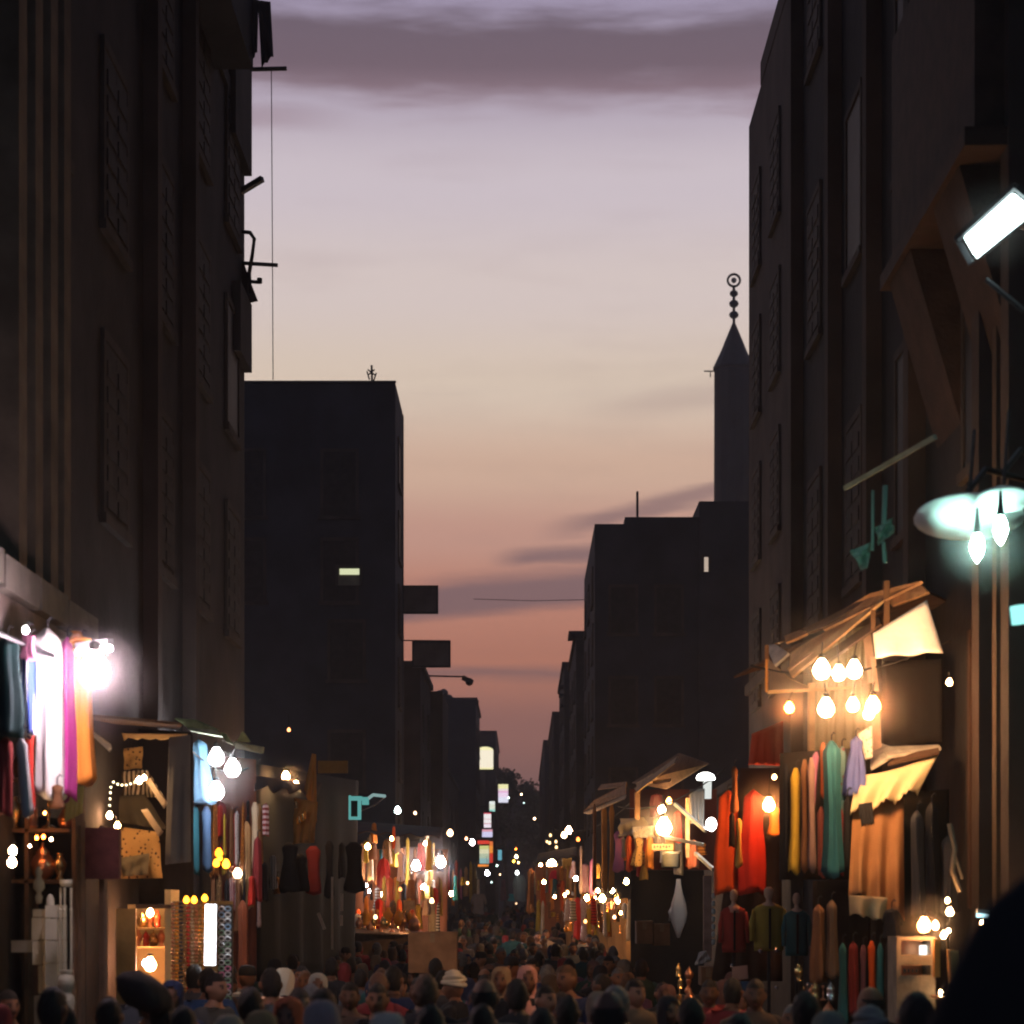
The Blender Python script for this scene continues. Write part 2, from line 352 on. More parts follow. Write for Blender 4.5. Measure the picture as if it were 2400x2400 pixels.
signboard(966, 1503, 1056, 1564, 62, 'lower unlit signboard, held off the dark block by a thin arm', (940, 1501))
# thin roof plants / aerial
an = root('roof_aerial', P(870, 893, 60.5), 'small scraggly aerial on the flat roof of the dark block', 'aerial')
k = MB(); k.tube([P(872,893,60.5), P(871,856,60.5)], .03, 4)
for (a, b, c_, d_) in ((862,866,880,880),(864,878,878,866),(866,890,860,870),(876,892,882,874)): k.tube([P(a,b,60.5), P(c_,d_,60.5)], .02, 4)
k.build('rods', MD, an)
# further left
b3 = building('brown stained house behind the dark block, with a rounded roof hump', -9, -3.45, 72, 80, P(0,1562,72).z, STONE2, 1, rows=3, cols=2, z_first=4)
MB().box(-9, -3.0, 80.01, 86, 0, P(0,1620,80).z).build('wall', STONE2, b3)
k = MB(); k.beam(P(994,1600,75), P(950,1560,75), .2); k.build('roof_lean_to', MW, b3)
b4 = building('narrow dark house on the left with a knobbly roofline', -9, P(1115,0,130).x, 130, 142, P(0,1642,130).z, STONE3, 1, rows=4, cols=3, z_first=5)
for px, py in ((1030,1622),(1040,1619),(1052,1632),(1112,1640)):
    MB().ball(P(px, py+6, 131), .28).build('roof_pot', MD, b4)
building('far dark house on the left above the yellow lit sign', -10, P(1165,0,200).x, 190, 215, P(0,1728,195).z, STONE3, 1, rows=4, cols=4, z_first=5)
building('pale brown low house filling the left side beyond the brown stained one', -10, -3.9, 88, 129, 9.2, STONE, 1, rows=2, cols=7, z_first=4.2)
building('plain low house at the far end on the left', -10, -3.3, 143, 188, 14, STONE, 1, rows=3, cols=6, z_first=4.2)
building('wide house closing off the far end of the street', -30, 30, 318, 330, 19.5, STONE3, 1, rows=1, cols=2, z_first=6, front=8)
# right side
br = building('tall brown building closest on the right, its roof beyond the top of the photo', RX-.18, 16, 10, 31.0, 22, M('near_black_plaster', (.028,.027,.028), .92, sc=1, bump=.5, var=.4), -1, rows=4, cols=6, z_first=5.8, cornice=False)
for y in (14.3, 15.9, 17.0, 18.1, 21.4, 24.0, 27.0, 30.7):
    MB().box(RX-.36, RX-.183, y-.14, y+.14, 0, 21.8).build('pilaster', STONE2, br)
# carved bracketed oriel high up
oriel = MB(); oriel.box(3.5, RX-.185, 16.9, 20.9, 8.2, 8.35); oriel.box(3.6, RX-.185, 17.0, 20.8, 8.352, 10.6)
oriel.build('oriel', M('oriel_wood', (.05,.03,.022), .8, sc=5), br)
for y in (17.9, 20.1):
    k = MB(); x0 = RX-.185
    k.add([(x0,y-.55,8.195),(3.55,y-.55,8.195),(x0,y-.55,6.6),(x0,y+.55,8.195),(3.55,y+.55,8.195),(x0,y+.55,6.6)], [(0,1,2),(5,4,3),(0,3,4,1),(1,4,5,2),(2,5,3,0)])
    k.build('corbel', M('corbel_stone', (.05,.032,.024), .85, sc=4, bump=.5), br)
br2 = building('brown building with a clean vertical edge against the sky, right of the minaret', RX, 16, 31.05, 39.6, P(0,298,39.6).z, STONE2, -1, rows=4, cols=3, z_first=5.5, cornice=False)
MB().box(RX-.01, 16, 31.05, 37.6, P(0,298,39.6).z+.002, P(0,298,39.6).z+.4).build('parapet', STONE2, br2)
for z in (6.1,): MB().box(RX-.08, RX-.002, 31.06, 39.6, z, z+.18).build('string_course', STONE2, br2)
building('low dark building on the right behind the red dresses', 4.3, 14, 39.65, 66, 4.6, STONE3, -1, rows=1, cols=8, z_first=4.6)
b5 = building('dark block right of the gap with a mast and a small lit window', P(1394,0,70).x, P(1638,0,70).x, 70, 82, P(0,1228,70).z, STONE3, -1, rows=5, cols=3, z_first=4.5, cornice=False)
MB().box(P(1465,0,70).x, P(1638,0,70).x-.003, 70.05, 80, P(0,1228,70).z+.002, P(0,1211,70).z).build('roof_storey', STONE3, b5)
MB().box(P(1638,0,70).x+.003, P(1900,0,70).x, 69.9, 82, 0, P(0,1176,70).z).build('wall', STONE3, b5)
for z in (5.2, 8.2, 11.2):
    for x in (2.9, 4.4): window(b5, 'y-', x, x+.8, z, z+1.5, 70)
litwin(b5, 1650, 1306, 1660, 1340, 69.9, E('pinkish_lit_pane', (.95,.75,.6), .55))
ms = root('roof_mast', P(1494,1211,71), 'thin upright mast on the roof of the right dark block', 'mast'); k = MB(); k.tube([P(1494,1211,71), P(1494,1152,71)], .045, 5); k.build('mast_pole', MD, ms)
def stepped(label, px, py, d0, d1, rows=4):
    return building(label, P(px,0,d0).x, P(px,0,d0).x+9, d0, d1, P(0,py,d0).z, STONE3 if rnd.random() < .6 else STONE, -1, rows=rows, cols=3, z_first=5)
b6 = stepped('second dark building right of the gap, with a flat slab jutting from its roof', 1350, 1498, 88, 100)
MB().box(P(1333,0,88).x, P(1391,0,88).x, 87.9, 90, P(0,1499,88).z+.19, P(0,1490,88).z+.19).build('roof_slab', STONE3, b6)
b7 = stepped('third dark building right of the gap, jagged corner', 1322, 1560, 106, 120)
for py, w_ in ((1605,8),(1625,12),(1650,9)): MB().box(P(1322-w_,0,106).x, P(1321,0,106).x, 106, 107, P(0,py+6,106).z, P(0,py,106).z).build('balcony_slab', STONE3, b7)
stepped('fourth dark building right of the gap, with faint pipes down its front', 1298, 1675, 126, 150)
stepped('fifth dark building right of the gap, furthest and lowest', 1276, 1740, 165, 215)
# balconies on left / right street faces of the dark blocks
# minaret
mt = root('minaret', (P(1720,0,150).x, 150, 0), 'slim pencil minaret with ball finial, beside the tall right building', 'minaret')
mc = Vector((P(1720,0,150).x, 150, 0)); zz = lambda py: P(0,py,150).z
MS = M('minaret_stone', (.028,.026,.028), .9, sc=1)
MB().lathe(mc, [(1.9,0),(1.9,zz(1400)),(1.42,zz(1390)),(1.38,zz(870))], 16).build('shaft', MS, mt)
MB().lathe(mc, [(1.38,zz(868.5)),(1.47,zz(866)),(1.47,zz(862)),(.95,zz(826)),(.45,zz(785)),(.1,zz(757))], 16).build('cone', M('lead_roof', (.025,.028,.03), .6, .3), mt)
fi = MB(); fi.lathe(mc, [(.1,zz(759)),(.1,zz(672))], 8)
fi.build('finial_rod', MD, mt)
for py, r_ in ((738,.34),(712,.34),(688,.30)): MB().ball(mc+Vector((0,0,zz(py))), r_, 12, 8, r_*.8).build('finial_ball', MD, mt)
k = MB(); k.tube([mc+Vector((.43*math.cos(a), 0, zz(657)+.43*math.sin(a))) for a in [i*2*math.pi/18 for i in range(19)]], .09, 6, caps=False); k.build('finial_ring', MD, mt)
k = MB(); k.ball(mc+Vector((0,0,zz(657))), .2, 10, 6); k.build('finial_emblem', M('old_brass', (.4,.33,.26), .4, .6), mt)
k = MB(); k.tube([P(1676,870,150), P(1650,870,150)], .05, 4); k.tube([P(1665,870,150), P(1665,884,150)], .04, 4); k.build('lamp_arm', MD, mt)
# street lamp on a long arm left of the gap
sl = root('street_lamp', P(1004,1583,84), 'dark unlit street lamp on a long thin arm against the pink sky', 'street lamp')
k = MB(); k.tube([P(995,1584,84), P(1085,1586,84)], .035, 5); k.build('arm', MD, sl)
k = MB(); k.beam(P(1084,1588,84), P(1108,1600,84), .3, .18); k.ball(P(1100,1598,84), .16); k.build('lamp_head', MD, sl)
c = MB(); c.tube([P(1110,1404,84), P(1250,1408,84), P(1397,1405,72)], .012, 4); c.thing('overhead_wire', MK, 'overhead wire crossing the gap just below the purple cloud', 'wire')
# trees at the end
def tree(px, d, top, wpx, label, seed):
    r0 = random.Random(seed); base = Vector((P(px,0,d).x, d, 0)); zt = P(0,top,d).z; wd = wpx/FPX*d/2
    r = root('street_tree', base, label, 'tree')
    k = MB(); k.tube([base, base+Vector((.1,0,zt*.3)), base+Vector((-.1,0,zt*.6))], [.3,.22,.12], 7)
    for i in range(6):
        a = r0.random()*6.28; k.tube([base+Vector((0,0,zt*(.3+.05*i))), base+Vector((math.cos(a)*wd*.6, math.sin(a)*wd*.6, zt*(.55+.06*i)))], [.12,.04], 5)
    k.build('trunk', M('bark', (.06,.045,.035), .9), r)
    f = MB(); cl = [(Vector((r0.gauss(0,.42)*wd, r0.gauss(0,.4)*wd, zt*(.42+.52*r0.random()**.8))), .4+.5*r0.random()) for _ in range(60)]
    for c0, cr_ in cl:
        q = 1-abs(c0.z/zt-.6)*1.1
        c0 = Vector((c0.x*q, c0.y*q, c0.z))
        for _ in range(38):
            v = Vector((r0.gauss(0,1), r0.gauss(0,1), r0.gauss(0,1))).normalized()*cr_*1.3*r0.random()**.4
            p = base+c0+v; a = Vector((r0.uniform(-1,1), r0.uniform(-1,1), r0.uniform(-1,1))).normalized()*.26
            b = a.cross(Vector((r0.uniform(-1,1), r0.uniform(-1,1), r0.uniform(-1,1)))).normalized()*.14
            f.add([p-a, p+b, p+a, p-b], [(0,1,2,3)])
    f.build('crown', M('leaf_green', (.05,.07,.035), .7, sc=1, bump=0), r)
tree(1185, 232, 1782, 85, 'dark leafy tree under the far left house, taller of the row', 3)
tree(1232, 248, 1815, 70, 'round leafy tree in the middle of the far street end', 4)
tree(1270, 262, 1846, 60, 'lowest dark tree touching the right-hand far buildings', 5)
# ------------------------------------------------------------------ lamps, garments, drapes
WARM = (1.0, .50, .17); WHITE = (1.0, .93, .88); COOL = (.72, 1.0, .93); ORNG = (1.0, .33, .06)
def bulb(px, py, d, rpx=14, col=WARM, s=200, label='', grp='bare light bulbs over the stalls', cord=25, name='light_bulb', cat='light bulb'):
    if d > 80: rpx *= .52; s *= 1.8
    elif d > 44: rpx *= .85; s *= 1.4
    if col[0] == 1 and col[2] < col[1]: col = (1, col[1]*.66, col[2]*.38)
    r_ = rpx/FPX*d; c = P(px, py, d); key = 'glow_%d_%d_%d_%d' % (col[0]*99, col[1]*99, col[2]*99, s)
    r = root(name, c+Vector((0,0,-r_)), label, cat, grp)
    MB().lathe(c, [(.003,-r_),(r_*.55,-r_*.86),(r_*.9,-r_*.4),(r_,0),(r_*.85,r_*.5),(r_*.5,r_*1.05),(r_*.36,r_*1.35)], 10).build('glass', E(key, col, s), r, True)
    MB().lathe(c, [(r_*.4,r_*1.36),(r_*.4,r_*1.9),(r_*.2,r_*2.0)], 8).build('socket', MK, r)
    if cord: k = MB(); k.tube([c+Vector((0,0,r_*1.9)), c+Vector((rnd.uniform(-.03,.03),0,r_*1.9+cord/FPX*d))], .006, 4); k.build('cord', MK, r)
    return r
def tube_lamp(px0, py0, px1, py1, d0, d1, rr, col, s, label, grp=None):
    a = P(px0, py0, d0); b = P(px1, py1, d1); r = root('tube_lamp', a, label, 'tube lamp', grp); k = MB(); k.tube([a, b], rr, 8); k.build('tube', E('tube_%d_%d' % (col[1]*99, s), col, s), r, True)
    k = MB(); off = Vector((0,0,rr*2.2)) if abs(b.z-a.z) < abs(b.x-a.x) else Vector((0,rr*2.4,0)); k.beam(a+off, b+off, rr*2.2, rr*1.6); k.build('batten', M('white_enamel', (.6,.6,.58), .4), r); return r
def printed(m, i):
    # the same dye with a woven or printed pattern
    nm = m.name+('_banded','_flecked','_striped')[i]
    if nm in MATS: return MATS[nm]
    e = m.node_tree.nodes.get('Color Ramp') or [n for n in m.node_tree.nodes if n.type == 'VALTORGB'][0]; c = tuple(e.color_ramp.elements[1].color)[:3]; lum = sum(c)/3
    o = tuple(min(.75, v*.5+.35) for v in c) if lum < .2 else tuple(v*.25 for v in c)
    return M(nm, c, .9, sc=2.2, bump=.4, var=.2, rgb2=o, kind=('hstripe','spots','stripe')[i], nsc=(5,34,14)[i])
def garment(px0, py0, px1, py1, d, mat, label, kind='robe', sleeves=True, dep=.12, cat='garment', grp=None, seed=None, hanger=True, flare=1.0, lean=0, prints=False):
    r0 = random.Random(int(px0*7+py0*3+d) if seed is None else seed)
    if prints and r0.random() < .3 and len(mat.name) < 30: mat = printed(mat, r0.choice((0,1,1,2)))
    a = P(px0, py1, d); b = P(px1, py0, d); wd = (b.x-a.x)/2; h = b.z-a.z; cx = (a.x+b.x)/2; top = b.z
    narrow = wd < h*.16
    r = root({'robe':'robe','dress':'dress','shirt':'shirt','coat':'coat','trousers':'trousers','scarf':'scarf'}.get(kind, kind), (cx, d, a.z), label, cat, grp)
    n = 22; ph = r0.random()*6; kf = r0.choice((4,5,6,7))
    fold = lambda an, t: (.09+.15*(1-t))*math.sin(kf*an+ph+1.5*t)+.06*math.sin((kf*2+1)*an+ph*2+2*t)*(1.1-t)
    body = MB(); dp = min(dep, wd*2) if not narrow else dep
    if kind == 'trousers':
        for sgn in (-1, 1):
            body.lathe((cx+sgn*wd*.48, d, a.z), [(wd*.42,0),(wd*.44,h*.25),(wd*.5,h*.6),(wd*.52,h*.9),(wd*.5,h)], 10, 1, .5, fold=lambda an,t: .06*math.sin(4*an+ph))
    elif kind == 'scarf':
        body.lathe((cx, d, a.z), [(wd*.9,0),(wd,h*.1),(wd*.8,h*.4),(wd*.7,h*.7),(wd*.85,h*.9),(wd*.3,h)], 12, 1, min(1,.05/wd), fold=fold)
    else:
        sh = .62 if not narrow else .75; hem = {'robe':1.0,'dress':1.0,'coat':.95,'shirt':.8}.get(kind, 1)*flare; hem = min(hem, 1.0)
        prof = [(hem,0),(hem*.985,.06),(hem*.93,.25),(hem*.86,.45),(sh*.98 if kind=='dress' else hem*.8,.62),(sh*1.02,.78),(sh*1.05,.88),(sh*.98,.93),(sh*.6,.965),(.22,.99),(.12,1.0)]
        body.lathe((cx, d, a.z), [(q*wd, z*h) for q, z in prof][::1], n, 1, dp/wd if wd > .01 else 1, fold=fold)
    sw = r0.uniform(.01,.03)*min(1, wd*8)
    for v in body.v:
        t_ = (top-v.z)/h; v.x += lean*(top-v.z)+sw*math.sin(4*t_+ph)*t_+wd*.11*math.sin(6*t_+ph+(2.2 if v.x > cx else 0)); v.z += (.03*h*math.sin(3*(v.x-cx)/max(wd,.02)+ph) if t_ > .9 else 0)
    body.build('body', mat, r, True)
    if sleeves and kind in ('robe','dress','shirt','coat') and not narrow:
        for sgn in (-1, 1):
            k = MB(); sl_ = min(.55, h*.45); x1 = wd*(.99 if kind != 'robe' else 1.05)
            k.tube([(cx+sgn*wd*.5, d, top-h*.06), (cx+sgn*wd*.8, d-.02, top-h*.10-sl_*.2), (cx+sgn*x1, d-.04, top-h*.08-sl_*.65), (cx+sgn*x1*1.03, d-.03, top-h*.08-sl_)], [wd*.2, wd*.22, wd*.2, wd*.19], 8)
            for v in k.v: v.y = d+(v.y-d)*min(1, .6)
            k.build('sleeve', mat, r, True)
    if hanger and kind != 'trousers':
        k = MB(); t = Vector((cx, d, top)); k.tube([t+Vector((0,0,-.02)), t+Vector((0,0,.05)), t+Vector((.02,0,.075)), t+Vector((.035,0,.06))], .006, 4); k.build('hanger_hook', MD, r)
    return r
def drape(name, c4, mat, label, cat='cloth', nu=14, nv=10, amp=.03, k=4, grp=None, **kw):
    mb = MB(); mb.sheet(c4, nu, nv, amp, k, **kw); return mb.thing(name, mat, label, cat, grp, smooth=True)
def Q(a, b, c, e): return [P(*a), P(*b), P(*c), P(*e)]
def post(px0, py0, px1, py1, d, mat, label, name='post', cat='post', t=None, grp=None):
    a = P(px0, py1, d); b = P(px1, py0, d); t = t or (b.x-a.x); mb = MB(); mb.box(a.x, b.x, d, d+t, a.z, b.z); return mb.thing(name, mat, label, cat, grp)
def planks(name, label, cat, quads, mat, thick=.025, extra=None, mats=None):
    # each quad is four world points of one board
    c0 = sum((Vector(q[0]) for q in quads), Vector())/len(quads); r = root(name, c0, label, cat)
    for i, q in enumerate(quads):
        a, b, c, d_ = [Vector(v) for v in q]; n = (b-a).cross(d_-a).normalized()*thick; k = MB()
        vs = [a, b, c, d_, a+n, b+n, c+n, d_+n]; k.add(vs, [(0,1,2,3),(7,6,5,4),(0,4,5,1),(1,5,6,2),(2,6,7,3),(3,7,4,0)])
        k.build('board', mats[i % len(mats)] if mats else mat, r)
    return r
C = cloth
RED = C('red', (.55,.035,.02)); ORD = C('orange_red', (.62,.10,.02)); ORA = C('orange', (.75,.26,.04)); MAG = C('magenta', (.42,.045,.24))
WHT = C('white', (.78,.76,.72)); CRM = C('cream', (.62,.50,.33)); LBL = C('light_blue', (.35,.55,.75)); BLU = C('royal_blue', (.03,.07,.35))
TEA = C('teal', (.02,.12,.15)); DTE = C('dark_teal', (.012,.06,.065)); BRN = C('brown', (.20,.09,.04)); BLK = C('black', (.015,.015,.018))
YEL = C('mustard', (.55,.36,.04)); PNK = C('pink', (.72,.25,.42)); OLV = C('olive', (.30,.26,.05)); GRY = C('grey', (.14,.135,.12)); TAN = C('tan', (.42,.24,.10))
PER = C('periwinkle', (.14,.18,.52)); JEA = C('denim', (.05,.11,.20)); LGR = C('pale_green', (.30,.48,.32)); MAR = C('maroon', (.24,.03,.03))
STR = C('brown_and_cream_stripes', (.10,.06,.03), rgb2=(.62,.5,.3), kind='stripe', nsc=7); BLH = C('blue_white_stripes', (.05,.1,.4), rgb2=(.8,.8,.85), kind='stripe', nsc=9)
SPT = C('spotted_brown', (.05,.03,.02), rgb2=(.5,.3,.1), kind='spots', nsc=22); RBW = C('red_white_bands', (.5,.05,.05), rgb2=(.75,.7,.65), kind='hstripe', nsc=10)
NAV = C('navy', (.02,.03,.08)); BRT = C('turquoise', (.08,.5,.5)); LAV = C('lavender', (.6,.55,.8))

# ---- left clothes stall
tube_lamp(183, 1530, 258, 1520, 15.0, 14.6, .022, (1,.86,.92), 20, 'short white tube lamp above the blazing lamp at the left clothes shop')
bulb(222, 1575, 14.6, 36, (1,.74,.84), 200, 'biggest blazing pinkish-white lamp beside the orange dress at the left clothes shop', cord=12, name='globe_lamp', cat='lamp')
bulb(60, 1478, 14.0, 7, (1,.9,.9), 120, 'small white bulb under the stone ledge above the red sleeve', cord=8)
GL = 'clothes hung on the rail of the left clothes shop'
rail = MB(); rail.tube([(-3.45,13,3.93),(-3.22,16.2,3.93)], .018, 6); rail.thing('clothes_rail', MD, 'steel rail carrying the bright clothes under the stone ledge', 'rail')
garment(-14, 1492, 52, 1726, 14.2, DTE, 'black-green robe at the very left edge, darkest on the rail', grp=GL, dep=.16)
garment(47, 1520, 78, 1725, 14.6, BLH, 'thin blue and white striped robe between the black-green and the white one', grp=GL, sleeves=False)
garment(48, 1486, 84, 1545, 14.4, PNK, 'bunched pink top lying over the striped robe', 'shirt', grp=GL, sleeves=False)
garment(60, 1500, 86, 1705, 14.9, BLU, 'narrow royal blue robe edge showing behind the white dress', grp=GL, sleeves=False)
garment(74, 1472, 150, 1868, 15.1, WHT, 'long white dress, brightest thing on the rail', 'dress', grp=GL, dep=.2, flare=.95)
garment(138, 1492, 178, 1870, 15.4, MAG, 'long magenta dress between the white and the orange one', 'dress', grp=GL, sleeves=False, dep=.2)
garment(166, 1500, 216, 1832, 15.6, ORA, 'long orange dress at the street end of the rail', 'dress', grp=GL, sleeves=False, dep=.16)
drape('hood', Q((163,1480,15.4),(206,1492,15.3),(196,1528,15.2),(160,1520,15.5)), ORA, 'orange hood folded over the top of the orange dress', 'hood', amp=.05, k=2, ripple=.03)
garment(-6, 1726, 34, 1910, 14.3, MAR, 'dark red garment low at the left edge under the black-green robe', 'shirt', grp=GL)
garment(34, 1728, 66, 1912, 14.2, C('silver_grey', (.5,.5,.5)), 'silver grey trouser leg hanging below the black-green robe', 'scarf', grp=GL, lean=.08)
garment(58, 1705, 80, 1905, 14.8, RED, 'red strip of cloth below the blue robe edge', 'scarf', grp=GL)
garment(118, 1840, 150, 1895, 15.0, BRN, 'brown hem of a skirt below the white dress', 'scarf', grp=GL)
drape('yellow_cloth', Q((155,1840,16.2),(196,1842,16.2),(192,1905,16.2),(148,1930,16.2)), C('pale_yellow', (.6,.55,.22)), 'pale yellow cloth under the magenta dress hem', 'cloth', amp=.02)
# ---- lower left shop: lamp goods, white blocks, column
for i, (px, py, rp, col, s, lb) in enumerate(((30,1995,9,WHITE,150,'upper white glass lamp in the leftmost shop window'),(28,2022,10,(1,.8,.75),110,'pinkish glass lamp under the upper white one in the leftmost shop'),
        (86,1964,4,ORNG,60,'small orange fairy bulb at the left of a pair in the leftmost shop'),(102,1962,4,ORNG,60,'small orange fairy bulb at the right of a pair in the leftmost shop'),(120,1967,3,WHITE,90,'tiny white fairy bulb right of the orange pair'),(105,1906,3,WARM,60,'tiny warm bulb under the white dress'),(70,1983,3,WHITE,60,'tiny white bulb below and left of the orange pair'))):
    bulb(px, py, 16.5 if i > 1 else 14.6, rp, col, s, lb, 'little lamps in the leftmost shop', cord=6)
BR = M('polished_brass', (.75,.5,.2), .25, .9, sc=4, bump=0); CU = M('copper', (.7,.3,.15), .3, .9, sc=4, bump=0)
def trinket(c, s, kind, mat, label, grp=None):
    c = Vector(c)
    pr = {'vase':[(.3,0),(.35,.05),(.2,.12),(.5,.45),(.55,.62),(.25,.85),(.2,.93),(.32,1)],
          'pot':[(.35,0),(.6,.15),(.7,.4),(.5,.62),(.35,.68),(.4,.72),(.06,.9),(.09,.96),(.02,1)],
          'candlestick':[(.4,0),(.38,.06),(.1,.12),(.07,.3),(.15,.4),(.07,.5),(.06,.8),(.2,.88),(.12,1)],
          'lantern':[(.25,0),(.42,.06),(.42,.1),(.36,.12),(.4,.55),(.44,.6),(.2,.82),(.05,.88),(.07,.95),(.02,1)]}[kind]
    mb = MB(); mb.lathe(c, [(a*s*.5, z*s) for a, z in pr], 10); return mb.thing({'vase':'vase','pot':'coffee_pot','candlestick':'candlestick','lantern':'lantern'}[kind], mat, label, kind, grp, True)
shelf = root('display_shelf', (-4, 16.8, 1.9), 'dark display shelf crowded with brassware at the left edge', 'shelf')
for z in (2.35, 2.75, 3.15): MB().box(-4.3, -3.55, 16.7, 17.05, z, z+.03).build('board', MW, shelf)
for x in (-4.3, -3.9, -3.53): MB().box(x, x+.03, 16.7, 17.05, 0, 3.5).build('upright', MW, shelf)
adj = ['tall','squat','dented','slim','small','wide','dull','bright','chipped','plain']
for i in range(14):
    z = (2.38, 2.78, 3.18)[i % 3]; x = -4.2+.045*i+.02
    trinket((x, 16.78, z), rnd.uniform(.16,.32), ('vase','pot','candlestick','lantern')[i % 4], (BR, CU)[i % 2], '%s %s %s on the %s board of the leftmost brass shelf' % (adj[(i*3) % 10], ('brass','copper')[i % 2], ('vase','coffee pot','candlestick','lantern')[i % 4], ('lowest','middle','top')[i % 3]), 'brassware in the leftmost shop')
SW = M('white_stone_blocks', (.40,.40,.33), .7, sc=5, bump=.3, var=.15)
pl = root('stone_pier', (P(122,0,15.6).x, 15.6, 0), 'white pier of stacked stone blocks left of the turned column', 'pier')
zb = [2400, 2312, 2258, 2204, 2152, 2120]
for i in range(5):
    a = P(106, zb[i]-1.2, 15.6); b = P(133, zb[i+1]+1.2, 15.6); MB().box(a.x, b.x, 15.6, 15.95, a.z, b.z).build('block', SW, pl)
for zt_ in range(3): MB().box(P(106,0,15.6).x, P(133,0,15.6).x, 15.6, 15.95, .02+zt_*.43, .44+zt_*.43).build('block', SW, pl)
MB().ball(P(118,2114,15.7), .03, 8, 5, .06).build('knob', SW, pl)
p2 = root('stone_pier', (P(85,0,15.9).x, 15.9, 0), 'narrower yellowish block pier behind, nearer the left edge', 'pier')
zb = [2330, 2262, 2204, 2150, 2130]
for i in range(4):
    a = P((90,76,74,76)[i], zb[i]-1, 15.9); b = P(98, zb[i+1]+1, 15.9); MB().box(a.x, b.x, 15.9, 16.2, a.z, b.z).build('block', C('yellow_stone', (.5,.47,.33)), p2)
for q in range(3): MB().box(P(80,0,15.9).x, P(98,0,15.9).x, 15.9, 16.2, .02+q*.5, .5+q*.5).build('block', SW, p2)
k = MB(); c0 = P(91,2118,16); k.lathe(c0, [(.02,0),(.03,.05),(.015,.08),(.045,.12),(.04,.16),(.02,.2),(.03,.24),(.01,.28)], 10); k.build('turned_finial', SW, p2, True)
MB().box(P(26,0,16).x, P(75,0,16).x, 16.0, 16.3, P(0,2232,16).z, P(0,2205,16).z).build('ledge_stone', SW, p2)
co = root('turned_column', (P(155,0,15.3).x, 15.3, 0), 'pale column with slim rods above a swelling moulded base', 'column')
cc = Vector((P(155,0,15.3).x, 15.3, 0)); zc = lambda y: P(0,y,15.3).z; s_ = 15.3/FPX
MB().lathe(cc, [(20*s_,0),(20*s_,zc(2375)),(17*s_,zc(2372)),(21*s_,zc(2350)),(19*s_,zc(2335)),(13*s_,zc(2328)),(14*s_,zc(2322)),(18*s_,zc(2315)),(20*s_,zc(2300)),(17*s_,zc(2286)),(12*s_,zc(2283)),(16*s_,zc(2279)),(16*s_,zc(2273))], 20).build('moulded_base', SW, co, True)
for dx, dy in ((-13,0),(0,-.05),(12,0)):
    MB().lathe(cc+Vector((dx*s_, dy, 0)), [(3*s_,zc(2272)),(3*s_,zc(2136)),(4.5*s_,zc(2133)),(2*s_,zc(2128)),(3*s_,zc(2080))], 8).build('rod', SW, co)
MB().lathe(cc, [(12*s_,zc(2078)),(15*s_,zc(2070)),(15*s_,zc(2062))], 12).build('capital', SW, co)
# shop front frame of left side behind
f = root('wooden_facade', (-4, 19, 0), 'dark wooden front of the textile shop behind the turned column', 'shop front')
for px0, px1, d in ((178,190,16.8),(232,244,17.5)): a = P(px0,0,d); b = P(px1,0,d); MB().box(a.x, b.x, d, d+.15, 0, P(0,1935,d).z).build('door_post', MW, f)
MB().box(P(180,0,17).x, P(262,0,17).x, 17.3, 17.4, P(0,2060,17.3).z, P(0,1940,17.3).z).build('carved_panel', M('dark_red_wood', (.12,.035,.03), .8, sc=9, bump=.8), f)
# ---- textile stall (px 200-445)
drape('backing_cloth', Q((196,1700,22.2),(452,1716,22.2),(452,2118,22.2),(196,2118,22.2)), C('soot_cloth', (.03,.024,.02)), 'added shade-dark cloth closing the back of the textile stall', 'cloth', amp=.05, k=6)  # dark cloths added where the stall backs lie in shade
drape('backing_cloth', Q((-30,1900,17.3),(200,1925,17.3),(200,2600,17.3),(-30,2600,17.3)), C('soot_cloth'), 'added shade-dark cloth behind the brass shelf and the white pier', 'cloth', amp=.04, k=6)
aw = planks('wooden_awning', 'dark sagging board awning over the striped textiles on the left', 'awning',
   [Q((205,1680,19),(330,1690,19),(335,1702,21),(215,1694,21)), Q((330,1690,19),(425,1700,20),(420,1708,22),(335,1702,21))], MW)
drape('valance', Q((285,1718,20.6),(440,1720,20.6),(438,1736,20.6),(290,1732,20.6)), C('gold_fringe', (.6,.4,.18)), 'gold-edged valance strip under the dark board awning', 'valance', nv=4, amp=.02, k=8, scallop=.03, ns=9)
drape('white_cloth', Q((212,1722,19.5),(222,1718,19.5),(262,1752,19.8),(255,1758,19.8)), WHT, 'small crumpled white cloth lit at the top of the textile stall', 'cloth', amp=.03)
for i, (a, b, c_, e, m, lb) in enumerate((
   ((222,1760),(335,1750),(330,1800),(225,1812), SPT, 'spotted brown shawl slung highest in the textile stall'),
   ((232,1810),(345,1805),(385,1870),(250,1862), STR, 'brown and cream striped rug slung below the spotted shawl'),
   ((250,1866),(340,1862),(392,1945),(262,1925), C('dark_olive', (.10,.085,.05)), 'dark olive blanket hanging in the middle of the textile stall'),
   ((200,1880),(255,1880),(262,2010),(205,2015), C('dusky', (.09,.07,.06)), 'dusky plain blanket at the left end of the textile stall'),
   ((262,1935),(372,1950),(378,2058),(268,2060), SPT, 'spotted brown shawl hanging lowest in the textile stall'),
   ((282,2010),(350,2000),(345,2050),(285,2055), C('khaki', (.22,.19,.11)), 'khaki folded blanket at the foot of the textile stall'))):
    dd = 21.4-i*.12; drape('textile', [P(*q, dd) for q in (a, b, c_, e)], m, lb, 'textile', amp=.05, k=3, grp='textiles hung in the left textile stall', ripple=.02)
